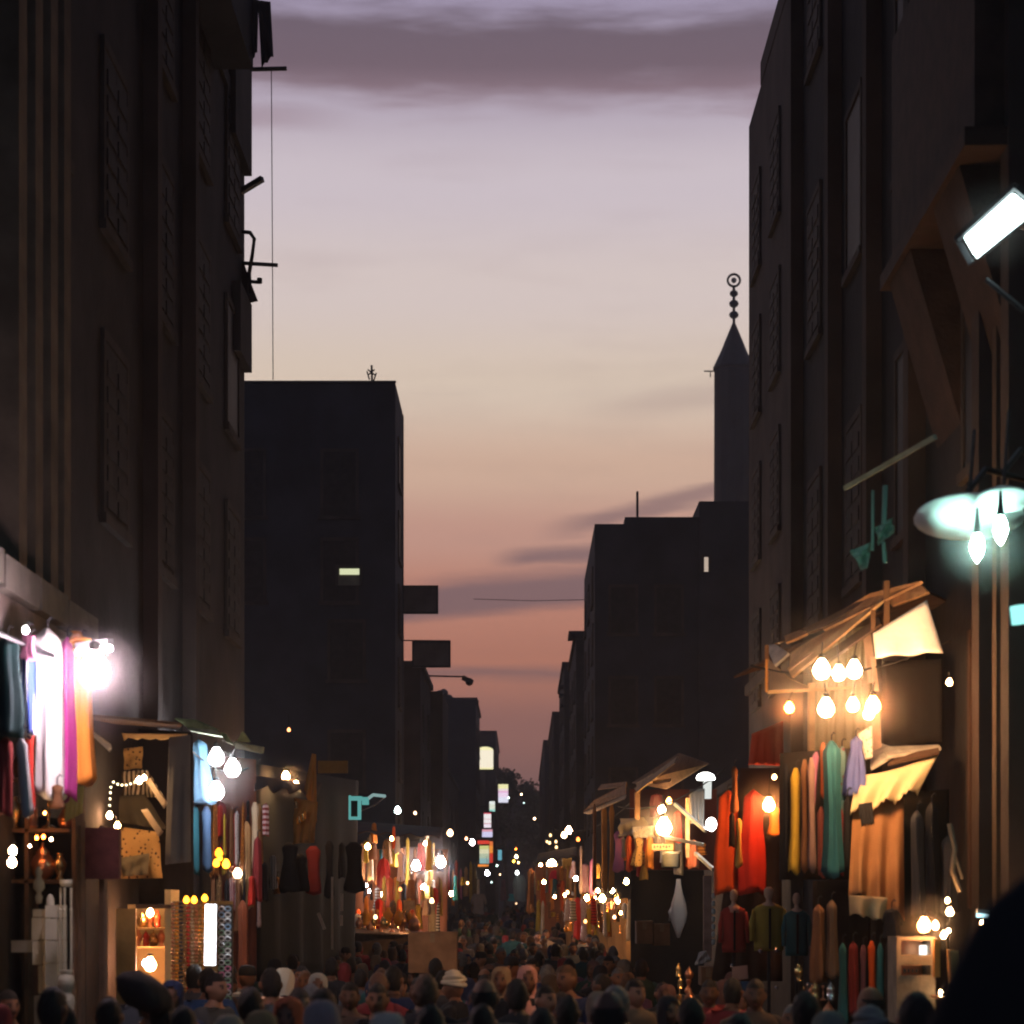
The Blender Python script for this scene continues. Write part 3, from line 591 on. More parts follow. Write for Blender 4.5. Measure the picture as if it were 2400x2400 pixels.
drape('striped_runner', Q((338,1826,20.5),(352,1822,20.5),(392,1882,20.5),(384,1896,20.5)), C('beige', (.45,.35,.22)), 'upper beige runner hanging aslant across the brown textiles', 'cloth', amp=.01)
drape('striped_runner', Q((330,1898,20.4),(345,1895,20.4),(382,1950,20.4),(372,1962,20.4)), C('beige', (.45,.35,.22)), 'lower beige runner hanging aslant across the brown textiles', 'cloth', amp=.01)
drape('grey_banner', Q((396,1728,20.2),(446,1722,20.2),(446,2020,20.2),(386,2026,20.2)), GRY, 'long plain grey banner left of the light blue cloth', 'banner', amp=.02, k=2)
for i, (px, py, rp, c_, s, lb) in enumerate(((257,1912,7,(1,.75,.65),160,'small round bulb in the textile stall, higher of the pair'),(275,1936,7,(1,.7,.4),160,'small round bulb in the textile stall, lower of the pair'),(326,1830,7,WHITE,160,'white lamp at the end of the fairy-light string in the textile stall'),(338,1823,5,WHITE,160,'tiny white lamp touching the one at the fairy-light string end'))):
    bulb(px, py, 20.2, rp, c_, s, lb, 'lamps of the left textile stall', cord=10)
k = root('fairy_lights', P(262,1832,20.3), 'string of tiny dim fairy lights across the textile stall', 'fairy lights')
w_ = MB(); w_.tube([P(262,1832,20.3), P(285,1842,20.3), P(305,1838,20.3), P(328,1828,20.3)], .005, 4); w_.tube([P(262,1832,20.3), P(258,1870,20.3), P(256,1905,20.3)], .005, 4); w_.build('wire', MK, k)
for px, py in ((266,1833),(276,1838),(286,1840),(296,1840),(306,1837),(316,1833),(260,1845),(259,1858),(258,1872),(257,1888)):
    MB().ball(P(px, py, 20.25), .009, 6, 4).build('fairy_bulb', E('fairy_glow', (1,.85,.5), 8), k)
# ---- lit shop below (px 270-545)
lit = root('shop_display', P(275,2300,20.5), 'orange-lit shop window beside the bracelet boards', 'shop window')
OB = M('ochre_board', (.40,.27,.10), .7, sc=4); CRW = M('cream_wall', (.8,.6,.28), .8, sc=3, var=.12)
MB().pb(272, 2130, 318, 2360, 20.4, .06).build('side_board', OB, lit)
MB().pb(268, 2120, 400, 2400, 21.6, .06).build('back_wall', CRW, lit)
MB().pb(386, 2085, 400, 2360, 20.5, .5).build('jamb', CRW, lit)
for py in (2174, 2218): MB().pb(320, py, 386, py+4, 20.8, .6).build('shelf', OB, lit)
MB().pb(318, 2120, 400, 2129, 20.45, .8).build('lintel', MW, lit)
bulb(352, 2262, 20.7, 14, (1,.62,.5), 170, 'large amber lamp glowing low inside the orange-lit window', 'lamps of the orange-lit shop', cord=0, name='globe_lamp', cat='lamp')
bulb(340, 2258, 20.6, 7, (.85,.9,1), 35, 'bluish white lamp touching the large amber one', 'lamps of the orange-lit shop', cord=0)
bulb(352, 2140, 20.9, 8, (1,.7,.5), 220, 'small lamp under the lintel of the orange-lit window', 'lamps of the orange-lit shop', cord=3)
for i in range(7):
    trinket(P(324+i*9, 2173 if i % 2 else 2217, 21.0), .16, ('vase','pot','lantern')[i % 3], (CU, BR, M('red_glass', (.6,.05,.02), .2))[i % 3], '%s %s on the %s shelf of the orange-lit window' % (adj[i], ('copper vase','brass pot','red glass lantern')[i % 3], ('lower','upper')[i % 2]), 'wares in the orange-lit window')
for i, (px, py, c_) in enumerate(((437,2110,(1,.5,.04)),(455,2110,(1,.5,.04)),(480,2106,(1,.62,.04)))):
    bulb(px, py, 19.5, 7, c_, 14, '%s round yellow lamp over the necklace curtains' % ('left','middle','right')[i], 'round yellow lamps over the necklaces', cord=4)
for i, (px, py, c_) in enumerate(((513,2000,(1,.28,.02)),(507,2024,(1,.45,.03)),(530,2026,(1,.5,.03)),(515,2012,(1,.38,.03)))):
    bulb(px, py, 21, (9,8,9,6)[i], c_, 14, '%s of the cluster of amber glass lamps below the denim' % ('topmost','lowest left','lowest right','middle')[i], 'cluster of amber glass lamps', cord=(20,4,4,4)[i])
bulb(557, 2048, 21, 9, (1,.85,.8), 160, 'clear white bulb right of the amber cluster', cord=25)
for i in range(9):
    x = 404+i*9; rr = root('necklace_strand', P(x, 2330, 19.9), 'hanging curtain of %s beads, %s from the left in the necklace display' % (('copper','amber','dark','gold','red','brown','copper','gold','amber')[i], ('first','second','third','fourth','fifth','sixth','seventh','eighth','ninth')[i]), 'beads', 'bead curtains in the necklace display')
    mb = MB()
    for j in range(26):
        for q in range(2): mb.ball(P(x+q*4+rnd.uniform(-1,1), 2118+j*9+rnd.uniform(-1,1), 19.9+.03*q), .010+.006*rnd.random(), 6, 4)
    mb.build('beads', (CU, M('amber', (.8,.3,.03), .2), MD, BR, M('red_bead', (.5,.03,.02), .2), MP, CU, BR, M('amber'))[i], rr)
MB().pb(400, 2112, 545, 2400, 20.6, .05).thing('back_board', OB, 'brown board behind the bead curtains', 'board')
tl = tube_lamp(494, 2120, 492, 2262, 19.6, 19.6, .05, (.86,.92,1), 9, 'tall glaring white upright tube lamp left of the bracelet board')
bb = root('bracelet_board', P(512,2390,19.9), 'tall board of looped bracelets right of the glaring upright lamp', 'display board')
MB().pb(510, 2120, 545, 2395, 20.0, .03).build('board', M('board_grey', (.12,.11,.10)), bb)
for i in range(18):
    for j in range(2):
        k = MB(); c0 = P(519+j*15, 2130+i*14, 19.95); k.tube([c0+Vector((.028*math.cos(a), 0, .022*math.sin(a))) for a in [q*math.pi/4 for q in range(9)]], .007, 5, caps=False)
        k.build('bracelet', (M('silver', (.7,.7,.7), .3, .8), LBL if i < 4 else LGR, PNK if i > 9 else WHT)[(i+j) % 3], bb)
tray = root('trinket_tray', P(545,2340,18.5), 'cream-edged tray of trinkets right of the man in blue', 'tray'); MB().box(P(543,0,18.5).x, P(588,0,18.5).x, 18.5, 18.9, P(0,2336,18.5).z, P(0,2329,18.5).z).build('rim', CRM, tray)
MB().box(P(548,0,18.5).x, P(640,0,18.5).x, 18.9, 19.3, P(0,2372,18.5).z, P(0,2345,18.5).z).build('goods_box', CU, tray)
# ---- green awning and bulbs
GA = M('green_painted_board', (.36,.46,.22), .7, sc=6, bump=.3); GA2 = M('pale_green_board', (.55,.65,.45), .7, sc=6)
planks('green_awning', 'pale green board awning above three white bulbs on the left', 'awning', [
   Q((408,1684,24),(455,1688,23.6),(510,1712,23.2),(440,1705,23.8)), Q((432,1700,23.9),(508,1712,23.2),(520,1726,23.1),(445,1712,23.7)), Q((515,1716,23.2),(530,1720,23.1),(545,1744,23),(530,1738,23)),
   Q((548,1738,23),(615,1752,22.6),(613,1766,22.6),(552,1754,23)), Q((555,1738,22.9),(566,1716,22.8),(572,1722,22.8),(584,1740,22.8))], GA, mats=[GA, GA2])
for i, (px, py, c_, s) in enumerate(((507,1777,(.93,.96,1),90),(545,1803,(.96,.97,1),90),(507,1857,(1,.78,.86),110))):
    bulb(px, py, 23.4, 18, c_, s, ('white globe bulb directly under the green awning','white globe bulb right of the other two under the green awning','pinkish white bulb, lowest of three below the green awning')[i], 'white globe bulbs under the green awning', cord=(14,14,60)[i])
garment(444, 1734, 486, 1882, 23.9, C('dim_light_blue', (.12,.28,.42)), 'light blue robe hung sideways beside the white globe bulbs', grp='clothes beside the white globe bulbs', lean=.12, sleeves=False, dep=.1)
garment(452, 1770, 476, 1890, 24.1, BLK, 'black top tucked behind the light blue robe', 'shirt', grp='clothes beside the white globe bulbs', sleeves=False)
garment(446, 1888, 470, 2048, 24.0, TEA, 'teal trousers at the left below the light blue robe', 'scarf', grp='clothes beside the white globe bulbs')
garment(472, 1890, 497, 2042, 23.9, JEA, 'blue jeans hanging below the light blue robe', 'scarf', grp='clothes beside the white globe bulbs')
for i, (x0, y0, x1, y1, m, lb) in enumerate(((505,1880,535,2000,MAR,'dark red dress nearest the jeans'),(540,1905,562,2040,RED,'red dress behind the clear white bulb'),(566,1925,590,2130,TAN,'long tan robe lit along one edge, left of the dark gap'),(594,1960,614,2110,MAR,'thin maroon robe at the edge of the dark gap'),(556,2110,582,2330,C('rust', (.3,.09,.04)),'rust coloured long robe below the tan one'))):
    garment(x0, y0, x1, y1, 25.5-i*.2, m, lb, grp='long robes in the reddish left stall', sleeves=False)
drape('backing_cloth', Q((500,1770,27),(600,1780,27),(600,2300,27),(500,2300,27)), C('red_brown', (.22,.07,.04)), 'red-brown cloth closing the back of the robe stall', 'cloth', amp=.05)
drape('tarpaulin', Q((600,1790,29),(840,1830,40),(838,2300,40),(610,2300,29)), C('tarpaulin_dark', (.018,.022,.02)), 'large dark tarpaulin hanging across the gap between the left stalls', 'tarpaulin', amp=.08, k=5, nu=24)
# ---- px 655-900
for i, (px, py, c_, lb) in enumerate(((670,1820,(1,.7,.5),'warm bulb left of the ochre hanging cloth, higher of two'),(693,1843,(1,.88,.75),'whiter bulb left of the ochre hanging cloth, lower of two'))):
    bulb(px, py, 30, 9, c_, 180, lb, 'two bulbs by the ochre cloth', cord=12)
drape('ochre_cloth', Q((731,1766,29.5),(741,1768,29.5),(742,1928,29.5),(712,1850,29.5)), C('ochre', (.42,.20,.05)), 'tall pointed ochre cloth hanging right of two bulbs', 'cloth', amp=.04, k=2)
drape('ochre_cloth', Q((690,1870,29.3),(745,1880,29.3),(735,1975,29.3),(685,1978,29.3)), C('ochre', (.42,.20,.05)), 'low ochre cloth bundle hanging below the pointed one', 'cloth', amp=.06, k=3, ripple=.04)
for i in range(6): trinket(P(694+i*4, 1895+((i*37) % 40), 29), .12, 'lantern', (BR, M('amber'))[i % 2], '%s %s lantern hanging by the ochre cloth' % (('highest','second highest','third','fourth','second lowest','lowest')[[(i*37) % 40 for i in range(6)].index((i*37) % 40)], ('brass','amber')[i % 2]), 'little lanterns by the ochre cloth')
post(745, 1783, 815, 1812, 33, M('olive_board', (.22,.15,.05), .8), 'faint olive signboard above the teal sign', 'faded_sign', 'sign', .05)
tg = root('twin_street_lamp', P(785,1882,38), 'pair of touching white globes left of the teal sign', 'street lamp')
for px, py in ((777,1889),(790,1878)): MB().ball(P(px,py,38), 13/FPX*38, 12, 8).build('globe', E('street_globe', (.95,.97,1), 70), tg, True)
k = MB(); k.tube([P(783,1870,38), P(783,1850,38), P(740,1846,40)], .02, 5); k.build('arm', MD, tg)
TS = M('turquoise_sign_paint', (.12,.40,.38), .5); ts = root('teal_sign', P(815,1920,37), 'teal bracket-shaped sign right of the pair of white globes', 'sign')
for q in ((817,1864,822,1921),(822,1866,848,1876),(838,1876,846,1921),(822,1914,838,1921),(848,1868,864,1886)): MB().pb(*q, 37, .08).build('panel', E('teal_backlight', (.18,.62,.58), .55), ts)  # sign panels glow by themselves; the backlight is assumed
MB().pb(822, 1876.5, 838, 1913.5, 37.05, .02).build('dark_face', MK, ts)
k = MB(); k.tube([P(864,1871,37), P(874,1863,37.2), P(902,1866,37.6)], .03, 5); k.build('arm', E('pale_teal', (.45,.7,.68), .5), ts)  # arm glows by itself though it holds no lamp
for i, (px, py, rp, c_, d, lb) in enumerate(((932,1900,8,COOL,55,'round bluish-white lamp hanging right of the teal sign'),(973,1906,4,WHITE,60,'small white lamp right of the round bluish one'),(820,1957,4,COOL,40,'tiny bluish lamp below the teal sign'),(633,1890,4,WHITE,34,'tiny white lamp between the green awning and two warm bulbs'),
    (677,1711,4,(1,.5,.3),33,'faint pinkish lamp high above the ochre cloth'),(1055,1953,8,(1,.85,.75),70,'white elongated lamp left of the lit signs'),(1107,1975,7,(1,.8,.8),80,'pinkish white lamp beside the red-framed sign'),(1093,1966,4,(1,.6,.5),80,'tiny pink lamp left of the pinkish white one'),
    (1253,1919,4,WHITE,90,'small white lamp alone in the middle of the far street'),(1142,2047,6,(.9,.93,1),75,'bluish white lamp below the red-framed sign'),(1033,2056,6,(1,.8,.8),60,'small pink-white lamp below the right blazing lamp'),
    (1322,1958,8,(1,.85,.72),60,'lower of two touching lamps right of the lamp stack'),(1333,1947,9,(1,.85,.72),60.5,'upper of two touching lamps right of the lamp stack'),(1355,1968,5,(1,.3,.1),55,'small orange lamp right of the two touching ones'))):
    bulb(px, py, d, rp, c_, (60,6,14)[i % 3], lb, 'lamps dotted along the far street', cord=30)
post(776, 2055, 781, 2225, 30, M('pale_pole', (.4,.38,.33)), 'thin pale pole standing in the dark gap on the left', 'pole', 'pole')
post(798, 2094, 804, 2135, 30, M('pale_pole'), 'short pale upright behind the thin pole', 'pole', 'pole')
post(797, 2145, 803, 2170, 30, M('pale_pole'), 'short pale upright below the other short one', 'pole', 'pole')
k = MB(); k.beam(P(746,2140,29), P(761,2178,29), .04); k.thing('leaning_stick', M('pale_pole'), 'pale stick leaning in the dark gap left of the thin pole', 'stick')
garment(643, 2055, 656, 2095, 30, C('ochre', (.42,.20,.05)), 'tiny ochre garment alone in the dark gap', 'scarf')
# ---- bright cluster left of the gap (px 830-1040)
CL = 'goods in the blazing left-hand stall'
planks('stall_counter', 'low cluttered counter of the blazing left-hand stall', 'counter', [Q((832,2172,44),(975,2176,46),(978,2190,44),(834,2186,42)), Q((834,2188,43),(975,2192,44),(975,2260,44),(834,2260,43))], MW)
for i, (px, py, rp, c_, s, lb) in enumerate(((975,2030,12,(1,.86,.92),170,'blazing pinkish-white lamp, left of the pair flanking the tall flame-like cloth'),(1033,2022,13,(1,.84,.84),170,'blazing pinkish-white lamp, right of the pair flanking the tall flame-like cloth'),
      (890,2096,9,(1,.8,.55),170,'warm white bulb low at the left of the blazing stall'),(997,1977,5,(1,.8,.7),170,'small bulb at the tip of the tall flame-like cloth'),(993,2080,7,(1,.92,.92),90,'white lamp hanging below the blazing pair'),(858,2076,4,(.9,.95,1),90,'tiny bluish lamp at the upper left of the warm low bulb'),(866,2089,4,(.9,.95,1),90,'tiny bluish lamp touching the warm low bulb'),(918,1966,5,(1,.6,.35),110,'small orange lamp atop the white cloths'))):
    bulb(px, py, 48-i*.4, rp, c_, s, lb, 'lamps of the blazing left-hand stall', cord=20)
for i, (x0, y0, x1, y1, m, lb) in enumerate(((870,1928,884,1975,ORA,'orange bag hanging highest at the left of the blazing stall'),(866,1975,882,2015,BRN,'brown bag below the highest orange one'),(851,1970,864,2022,YEL,'mustard strip at the left edge of the blazing stall'),
    (918,1935,928,1990,ORD,'orange-red strip left of the white cloths'),(926,1960,938,2000,WHT,'white cloth hanging highest beside the blazing lamp'),(930,1998,948,2065,C('pinkish_white', (.75,.62,.68)),'pinkish-white robe beside the blazing lamp'),
    (998,1968,1012,2040,C('bright_yellow', (.75,.5,.15)),'tall flame-like yellow cloth between the blazing lamps'),(1000,2040,1016,2100,YEL,'mustard cloth below the flame-like one'),(997,2100,1013,2145,YEL,'lowest mustard cloth below the flame-like one'),
    (886,2010,912,2090,RED,'red robe above the warm low bulb'),(905,2070,922,2125,OLV,'olive green garment right of the warm low bulb'),(922,2055,936,2110,ORA,'orange garment under the pinkish-white robe'),
    (885,2110,904,2185,ORA,'orange garment standing below the warm low bulb'),(852,2100,866,2160,ORA,'orange cloth on the left end of the counter'),(832,2130,848,2200,ORD,'orange-red cloth draped on the counter end'),
    (978,2060,992,2190,C('salmon', (.55,.2,.12)),'salmon pole-like robe right of the small square picture'),(1020,2055,1034,2130,BRN,'brown robe under the right blazing lamp'),(1062,2052,1072,2110,BRT,'turquoise robe standing alone right of the blazing stall'),(1080,2055,1088,2075,YEL,'tiny yellow cap-like cloth right of the turquoise robe'),
    (955,2060,975,2105,BRN,'brown shirt above the small square picture'),(866,2130,880,2180,CRM,'cream cloth on the counter of the blazing stall'),(1012,2062,1019,2100,WHT,'thin white strip right of the mustard cloths'))):
    garment(x0, y0, x1, y1, 47.5-(i % 7)*.35, m, lb, kind=('robe','scarf','dress')[i % 3], grp=CL, hanger=False)
drape('pale_backcloth', Q((945,1985,49.5),(1000,1985,49.5),(1000,2048,49.5),(946,2048,49.5)), C('mauve_grey', (.4,.34,.34)), 'mauve-grey cloth behind the left blazing lamp', 'cloth', amp=.02)
drape('back_cloth', Q((835,1990,50),(1050,1990,51),(1050,2260,51),(835,2260,50)), C('rust_back', (.28,.10,.04)), 'rust cloth closing the back of the blazing stall', 'cloth', amp=.08, k=7, nu=28)
pc = root('picture', P(955,2130,46), 'small square greyish picture on the blazing stall', 'picture'); MB().pb(945, 2110, 973, 2140, 46, .03).build('frame', MP, pc); MB().pb(947, 2112, 971, 2138, 45.98, .015).build('panel', M('picture_grey', (.35,.28,.2), .7, sc=9), pc)
for i in range(16):
    px = 842+i*8.5; trinket(P(px, 2184-(i % 3)*7, 43.5), rnd.uniform(.2,.42), ('vase','candlestick','lantern','pot')[i % 4], (CU, BR, M('amber'))[i % 3], '%s %s on the blazing stall counter, %s from the left' % (('copper','brass','amber glass')[i % 3], ('vase','candlestick','lantern','coffee pot')[i % 4], ('first','second','third','fourth','fifth','sixth','seventh','eighth','ninth','tenth','eleventh','twelfth','thirteenth','fourteenth','fifteenth','sixteenth')[i]), 'wares on the blazing stall counter')
# ---- lit signs down the street
def lit_sign(name, px0, py0, px1, py1, d, mat, label, arch=False, arm=True):
    a = P(px0, py1, d); b = P(px1, py0, d); r = root(name, (a.x, d, a.z), label, 'lit sign'); mb = MB()
    if arch:
        n = 10; cx = (a.x+b.x)/2; rw = (b.x-a.x)/2; cut = b.z-rw*.45; pts = [(b.x,a.z),(b.x,cut)]+[(cx+rw*math.cos(math.pi*i/n), cut+rw*.45*math.sin(math.pi*i/n)) for i in range(1,n)]+[(a.x,cut),(a.x,a.z)]
        m_ = len(pts); mb.add([(x,d,z) for x,z in pts]+[(x,d+.25,z) for x,z in pts], [tuple(range(m_)), tuple(range(m_,2*m_))[::-1]]+[(i,(i+1)%m_+0,(i+1)%m_+m_,i+m_) for i in range(m_)])
    else: mb.box(a.x, b.x, d, d+.25, a.z, b.z)
    mb.build('lit_face', mat, r); k = MB(); t = .1
    k.box(a.x-t, a.x-.004, d-.03, d+.3, a.z-t, b.z); k.box(b.x+.004, b.x+t, d-.03, d+.3, a.z-t, b.z); k.box(a.x-.003, b.x+.003, d-.03, d+.3, a.z-t, a.z-.004)
    if not arch: k.box(a.x-t, b.x+t, d-.03, d+.3, b.z+.004, b.z+t)
    k.build('case', MD, r)
    if arm: k = MB(); s = -1 if px0 < 1225 else 1; k.beam(((a.x if s < 0 else b.x), d+.15, (a.z+b.z)/2), ((a.x-1.2 if s < 0 else b.x+1.2), d+.15, (a.z+b.z)/2), .06); k.build('arm', MD, r)
    return r
lit_sign('arched_sign', 1119, 1750, 1156, 1803, 150, E('arch_face', (1,.94,.62), 1.05, [(0,(1,.92,.45)),(.06,(1,.9,.7)),(.85,(1,.93,.5))]), 'large cream-yellow lit sign with a rounded top, highest over the far street', arch=True)
lit_sign('striped_sign', 1168, 1838, 1191, 1881, 185, E('pink_face', (1,1,1), 1.0, [(0,(.85,.85,1)),(.3,(.95,.75,.95)),(.55,(.9,.45,.75)),(.62,(.95,.8,.8)),(.75,(1,.95,.5))]), 'lit sign banded yellow, pink and white, right of the cream-yellow one')
lit_sign('white_green_sign', 1147, 1878, 1160, 1902, 140, E('wg_face', (1,1,1), .9, [(0,(.4,.85,.75)),(.2,(.85,.9,.75)),(.7,(.95,1,.95))]), 'small whitish lit sign with a green foot')
lit_sign('red_white_sign', 1134, 1905, 1151, 1940, 125, E('rw_face', (1,1,1), .95, [(0,(1,.9,1)),(.25,(.7,.3,.35)),(.3,(1,.95,.95)),(.55,(.8,.5,.5)),(.6,(1,.95,.95)),(.92,(.7,.05,.1))]), 'lit sign of stacked white bands with red lines')
lit_sign('lavender_sign', 1130, 1944, 1154, 1962, 118, E('lav_face', (1,1,1), .9, [(0,(.75,.72,1)),(.7,(.85,.4,.5))]), 'short lavender lit sign below the stacked white bands')
rf = root('shop_sign', P(1120,2032,105), 'square lit shop sign in red and yellow frame low over the far street', 'lit sign')
MB().pb(1124, 1982, 1146, 2024, 105, .2).build('face', E('multi_face', (1,1,1), .8, [(0,(.35,.6,.6)),(.3,(.6,.7,.5)),(.55,(.95,.9,.6)),(.8,(.8,.8,.3))]), rf)
MB().pb(1119, 1970, 1146, 1978, 105, .2).build('top_bar', E('red_neon', (.8,.06,.04), .9), rf); MB().pb(1120, 2026, 1145, 2031, 105, .2).build('bottom_bar', E('orange_neon', (1,.3,.05), 1.0), rf)
MB().pb(1147, 1972, 1155, 2022, 105, .2).build('side_bar', E('side_neon', (1,1,1), .9, [(0,(.7,.05,.03)),(.45,(1,.35,.05)),(.8,(.9,.2,.05))]), rf)
lit_sign('teal_strip_sign', 1167, 1992, 1176, 2016, 100, E('teal_strip', (.2,.6,.75), .7), 'narrow teal lit strip right of the red and yellow framed sign', arm=False)
for i, (px, py, rp, c_, lb) in enumerate(((1210,2008,7,(1,.95,.9),'white lamp above a yellow one in the middle of the far street'),(1204,2019,5,(1,.75,.1),'yellow lamp directly under the white one in the middle of the far street'),(1215,2022,4,(1,.9,.5),'pale lamp right of the yellow one in the middle of the far street'),(1165,2029,3,COOL,'tiny lamp under the teal strip'),(1209,1990,3,ORNG,'tiny orange lamp over the white one mid-street'))):
    bulb(px, py, 112, rp, c_, 14, lb, 'lamps of the far street middle', cord=14)
for i, (px, py, rp) in enumerate(((1290,1958,6),(1282,1973,5),(1288,1976,6),(1303,1973,6),(1304,1986,6),(1300,2001,6),(1315,2000,5))):
    bulb(px, py, 85, rp, (1,.95,.75), 2.2, '%s lamp of the stacked chandelier on the right of the far street' % ('topmost','second-row left','second-row middle','second-row right','third-row','bottom left','bottom right')[i], 'stacked lamps on the right of the far street', cord=9)
bulb(1293, 2026, 62, 13, (1,.86,.6), 120, 'blazing warm lamp above the crimson dress', 'lamps above the crimson dress', cord=25)
bulb(1291, 2012, 62, 6, (1,.9,.8), 90, 'small lamp directly on top of the blazing warm one over the crimson dress', 'lamps above the crimson dress', cord=10)
bulb(1267, 2029, 64, 5, (1,.6,.4), 80, 'small pinkish lamp left of the blazing warm one', 'lamps above the crimson dress', cord=10)
GC = 'clothes hanging at the right far stalls'
for i, (x0, y0, x1, y1, d, m, lb) in enumerate(((1235,2035,1252,2140,64,BRN,'brown robe at the left end of the right far stalls'),(1252,2040,1268,2098,63.5,GRY,'grey shirt between brown robe and crimson dress'),(1268,2034,1282,2100,63,MAR,'maroon dress just left of the crimson one'),
    (1289,2038,1312,2092,61,C('crimson', (.62,.02,.07)),'crimson dress below the blazing warm lamp'),(1311,2030,1321,2086,60,ORA,'narrow orange dress right of the crimson one'),(1338,2052,1349,2098,56,WHT,'bright white narrow cloth right of the orange dress'),
    (1174,2060,1186,2110,90,C('dusty_pink', (.35,.2,.22)),'dusty pink robe in the smoky middle'),(1204,2048,1231,2112,88,C('smoke_grey', (.34,.38,.36)),'pale grey-green sheer robe in the smoky middle'),(1106,2093,1138,2142,70,C('stone_grey', (.3,.26,.22)),'stone grey shirt hanging left of the smoky middle'),
    (1118,2060,1124,2095,70,CRM,'thin cream strip above the stone grey shirt'),(1190,2095,1206,2112,87,BRT,'small turquoise heap left of the sheer robe'))):
    garment(x0, y0, x1, y1, d, m, lb, kind=('robe','dress','shirt')[i % 3], grp=GC, hanger=False, sleeves=(x1-x0) > 20)
bulb(1212, 2046, 87, 8, (.95,1,.95), 8, 'pale lamp over the sheer robe in the smoky middle', 'lamps of the far street middle', cord=8)
drape('stall_cloth', Q((1318,2012,60.5),(1340,2012,60.5),(1340,2038,60.5),(1318,2036,60.5)), C('gold_yellow', (.6,.4,.1)), 'gold cloth pinned above the orange dress', 'cloth', amp=.02)
for i in range(26):
    px = 1326+(i*29) % 135; py = 2098+((i*53) % 95)
    trinket(P(px, py+10, 52-(i % 5)), rnd.uniform(.15,.3), ('vase','lantern','pot','candlestick')[i % 4], (BR, CU, M('amber'))[i % 3], 'small %s %s in the glittering right stall at %s height' % (('brass','copper','amber glass')[i % 3], ('vase','lantern','coffee pot','candlestick')[i % 4], ('the lowest','knee','counter','chest','the topmost')[min(4, int((2193-py)/19))]), 'glittering wares of the right middle stall')
drape('stall_cloth', Q((1320,2105,54),(1470,2105,50),(1480,2260,50),(1325,2260,54)), C('bronze_cloth', (.26,.14,.05)), 'bronze brown cloth behind the glittering right stall wares', 'cloth', amp=.06, k=8, nu=24)
for i, (px, py, rp, c_, lb) in enumerate(((1375,2105,7,(1,.9,.8),'white bulb at the left of the glittering right stall'),(1412,2107,9,(1,.72,.38),'largest warm bulb in the middle of the glittering right stall'),(1401,2088,5,(1,.7,.4),'small warm bulb over the largest one'),(1435,2088,6,(1,.85,.7),'slanting white bulb right of the largest one'),
     (1447,2112,7,(1,.85,.6),'white bulb at the right of the glittering right stall'),(1468,2067,7,(1,.9,.55),'yellowish bulb by the dark doorway'),(1395,2106,4,(1,.6,.3),'tiny orange bulb between the two biggest ones'),(1300,2102,4,(1,.5,.3),'tiny orange bulb under the crimson dress'),(1455,2140,4,(1,.5,.2),'tiny orange lamp low at the right of the glittering stall'),(1324,2098,4,(1,.7,.5),'tiny warm bulb below the orange dress'))):
    bulb(px, py, 48.5, rp, c_, 130, lb, 'bulbs of the glittering right stall', cord=14)
for i, (px, py) in enumerate(((1375,2140),(1392,2160),(1405,2140),(1425,2150))):
    garment(px, py, px+9, py+45, 46.5, (ORA, YEL, BRN, ORA)[i], '%s narrow cloth hanging from the glittering stall, %s from the left' % (('orange','mustard','brown','deep orange')[i], ('first','second','third','fourth')[i]), 'scarf', grp='cloth strips of the glittering stall', hanger=False)
# ---- right middle stall with tilted boards
PLK = M('lamp_lit_board', (.55,.36,.18), .8, sc=5, bump=.3); PLD = M('brown_board', (.22,.12,.06), .85, sc=5, bump=.3)  # paler copy of the board carries lamplight in its colour
planks('tilted_awning', 'tilted board awning over the middle right stall, dark top and edges coloured as lit', 'awning', [
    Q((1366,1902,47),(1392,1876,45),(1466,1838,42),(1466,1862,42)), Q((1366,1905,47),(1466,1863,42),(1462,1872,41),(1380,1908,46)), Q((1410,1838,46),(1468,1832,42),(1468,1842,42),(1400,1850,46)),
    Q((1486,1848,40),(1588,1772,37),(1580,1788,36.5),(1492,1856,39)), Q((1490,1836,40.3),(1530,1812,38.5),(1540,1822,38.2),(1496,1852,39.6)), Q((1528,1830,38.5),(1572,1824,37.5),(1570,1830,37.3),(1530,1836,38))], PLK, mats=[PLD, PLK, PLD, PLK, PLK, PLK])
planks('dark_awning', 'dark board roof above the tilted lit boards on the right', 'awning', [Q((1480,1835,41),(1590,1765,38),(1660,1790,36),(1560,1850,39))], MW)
for i, (px0, px1, m, lb) in enumerate(((1409,1424,C('orange_post', (.62,.28,.06)),'orange cloth strip hanging under the tilted awning, left one'),(1427,1440,C('orange_post'),'orange-brown cloth strip hanging under the tilted awning, right one'),(1388,1398,BRN,'thin dark brown strip left of the orange strips'))):
    garment(px0, 1884, px1, 2085, 44, m, lb, 'scarf', grp='cloth strips under the tilted awning', hanger=False)
drape('lamp_shade', Q((1452,1918,41.5),(1512,1916,41),(1516,1958,41),(1444,1962,41.5)), CRM, 'cream bunched awning cloth left of the blazing bulb in the middle right stall', 'cloth', amp=.08, k=5, ripple=.04, scallop=.05, ns=6)
drape('patterned_cloth', Q((1480,1938,40.8),(1532,1935,40.6),(1530,1962,40.6),(1482,1966,40.8)), C('cream_flecked', (.35,.25,.12), rgb2=(.85,.75,.55), kind='spots', nsc=30), 'flecked cream cloth right of the bunched awning cloth', 'cloth', amp=.05, ripple=.03)
GM = 'clothes in the middle right stall'
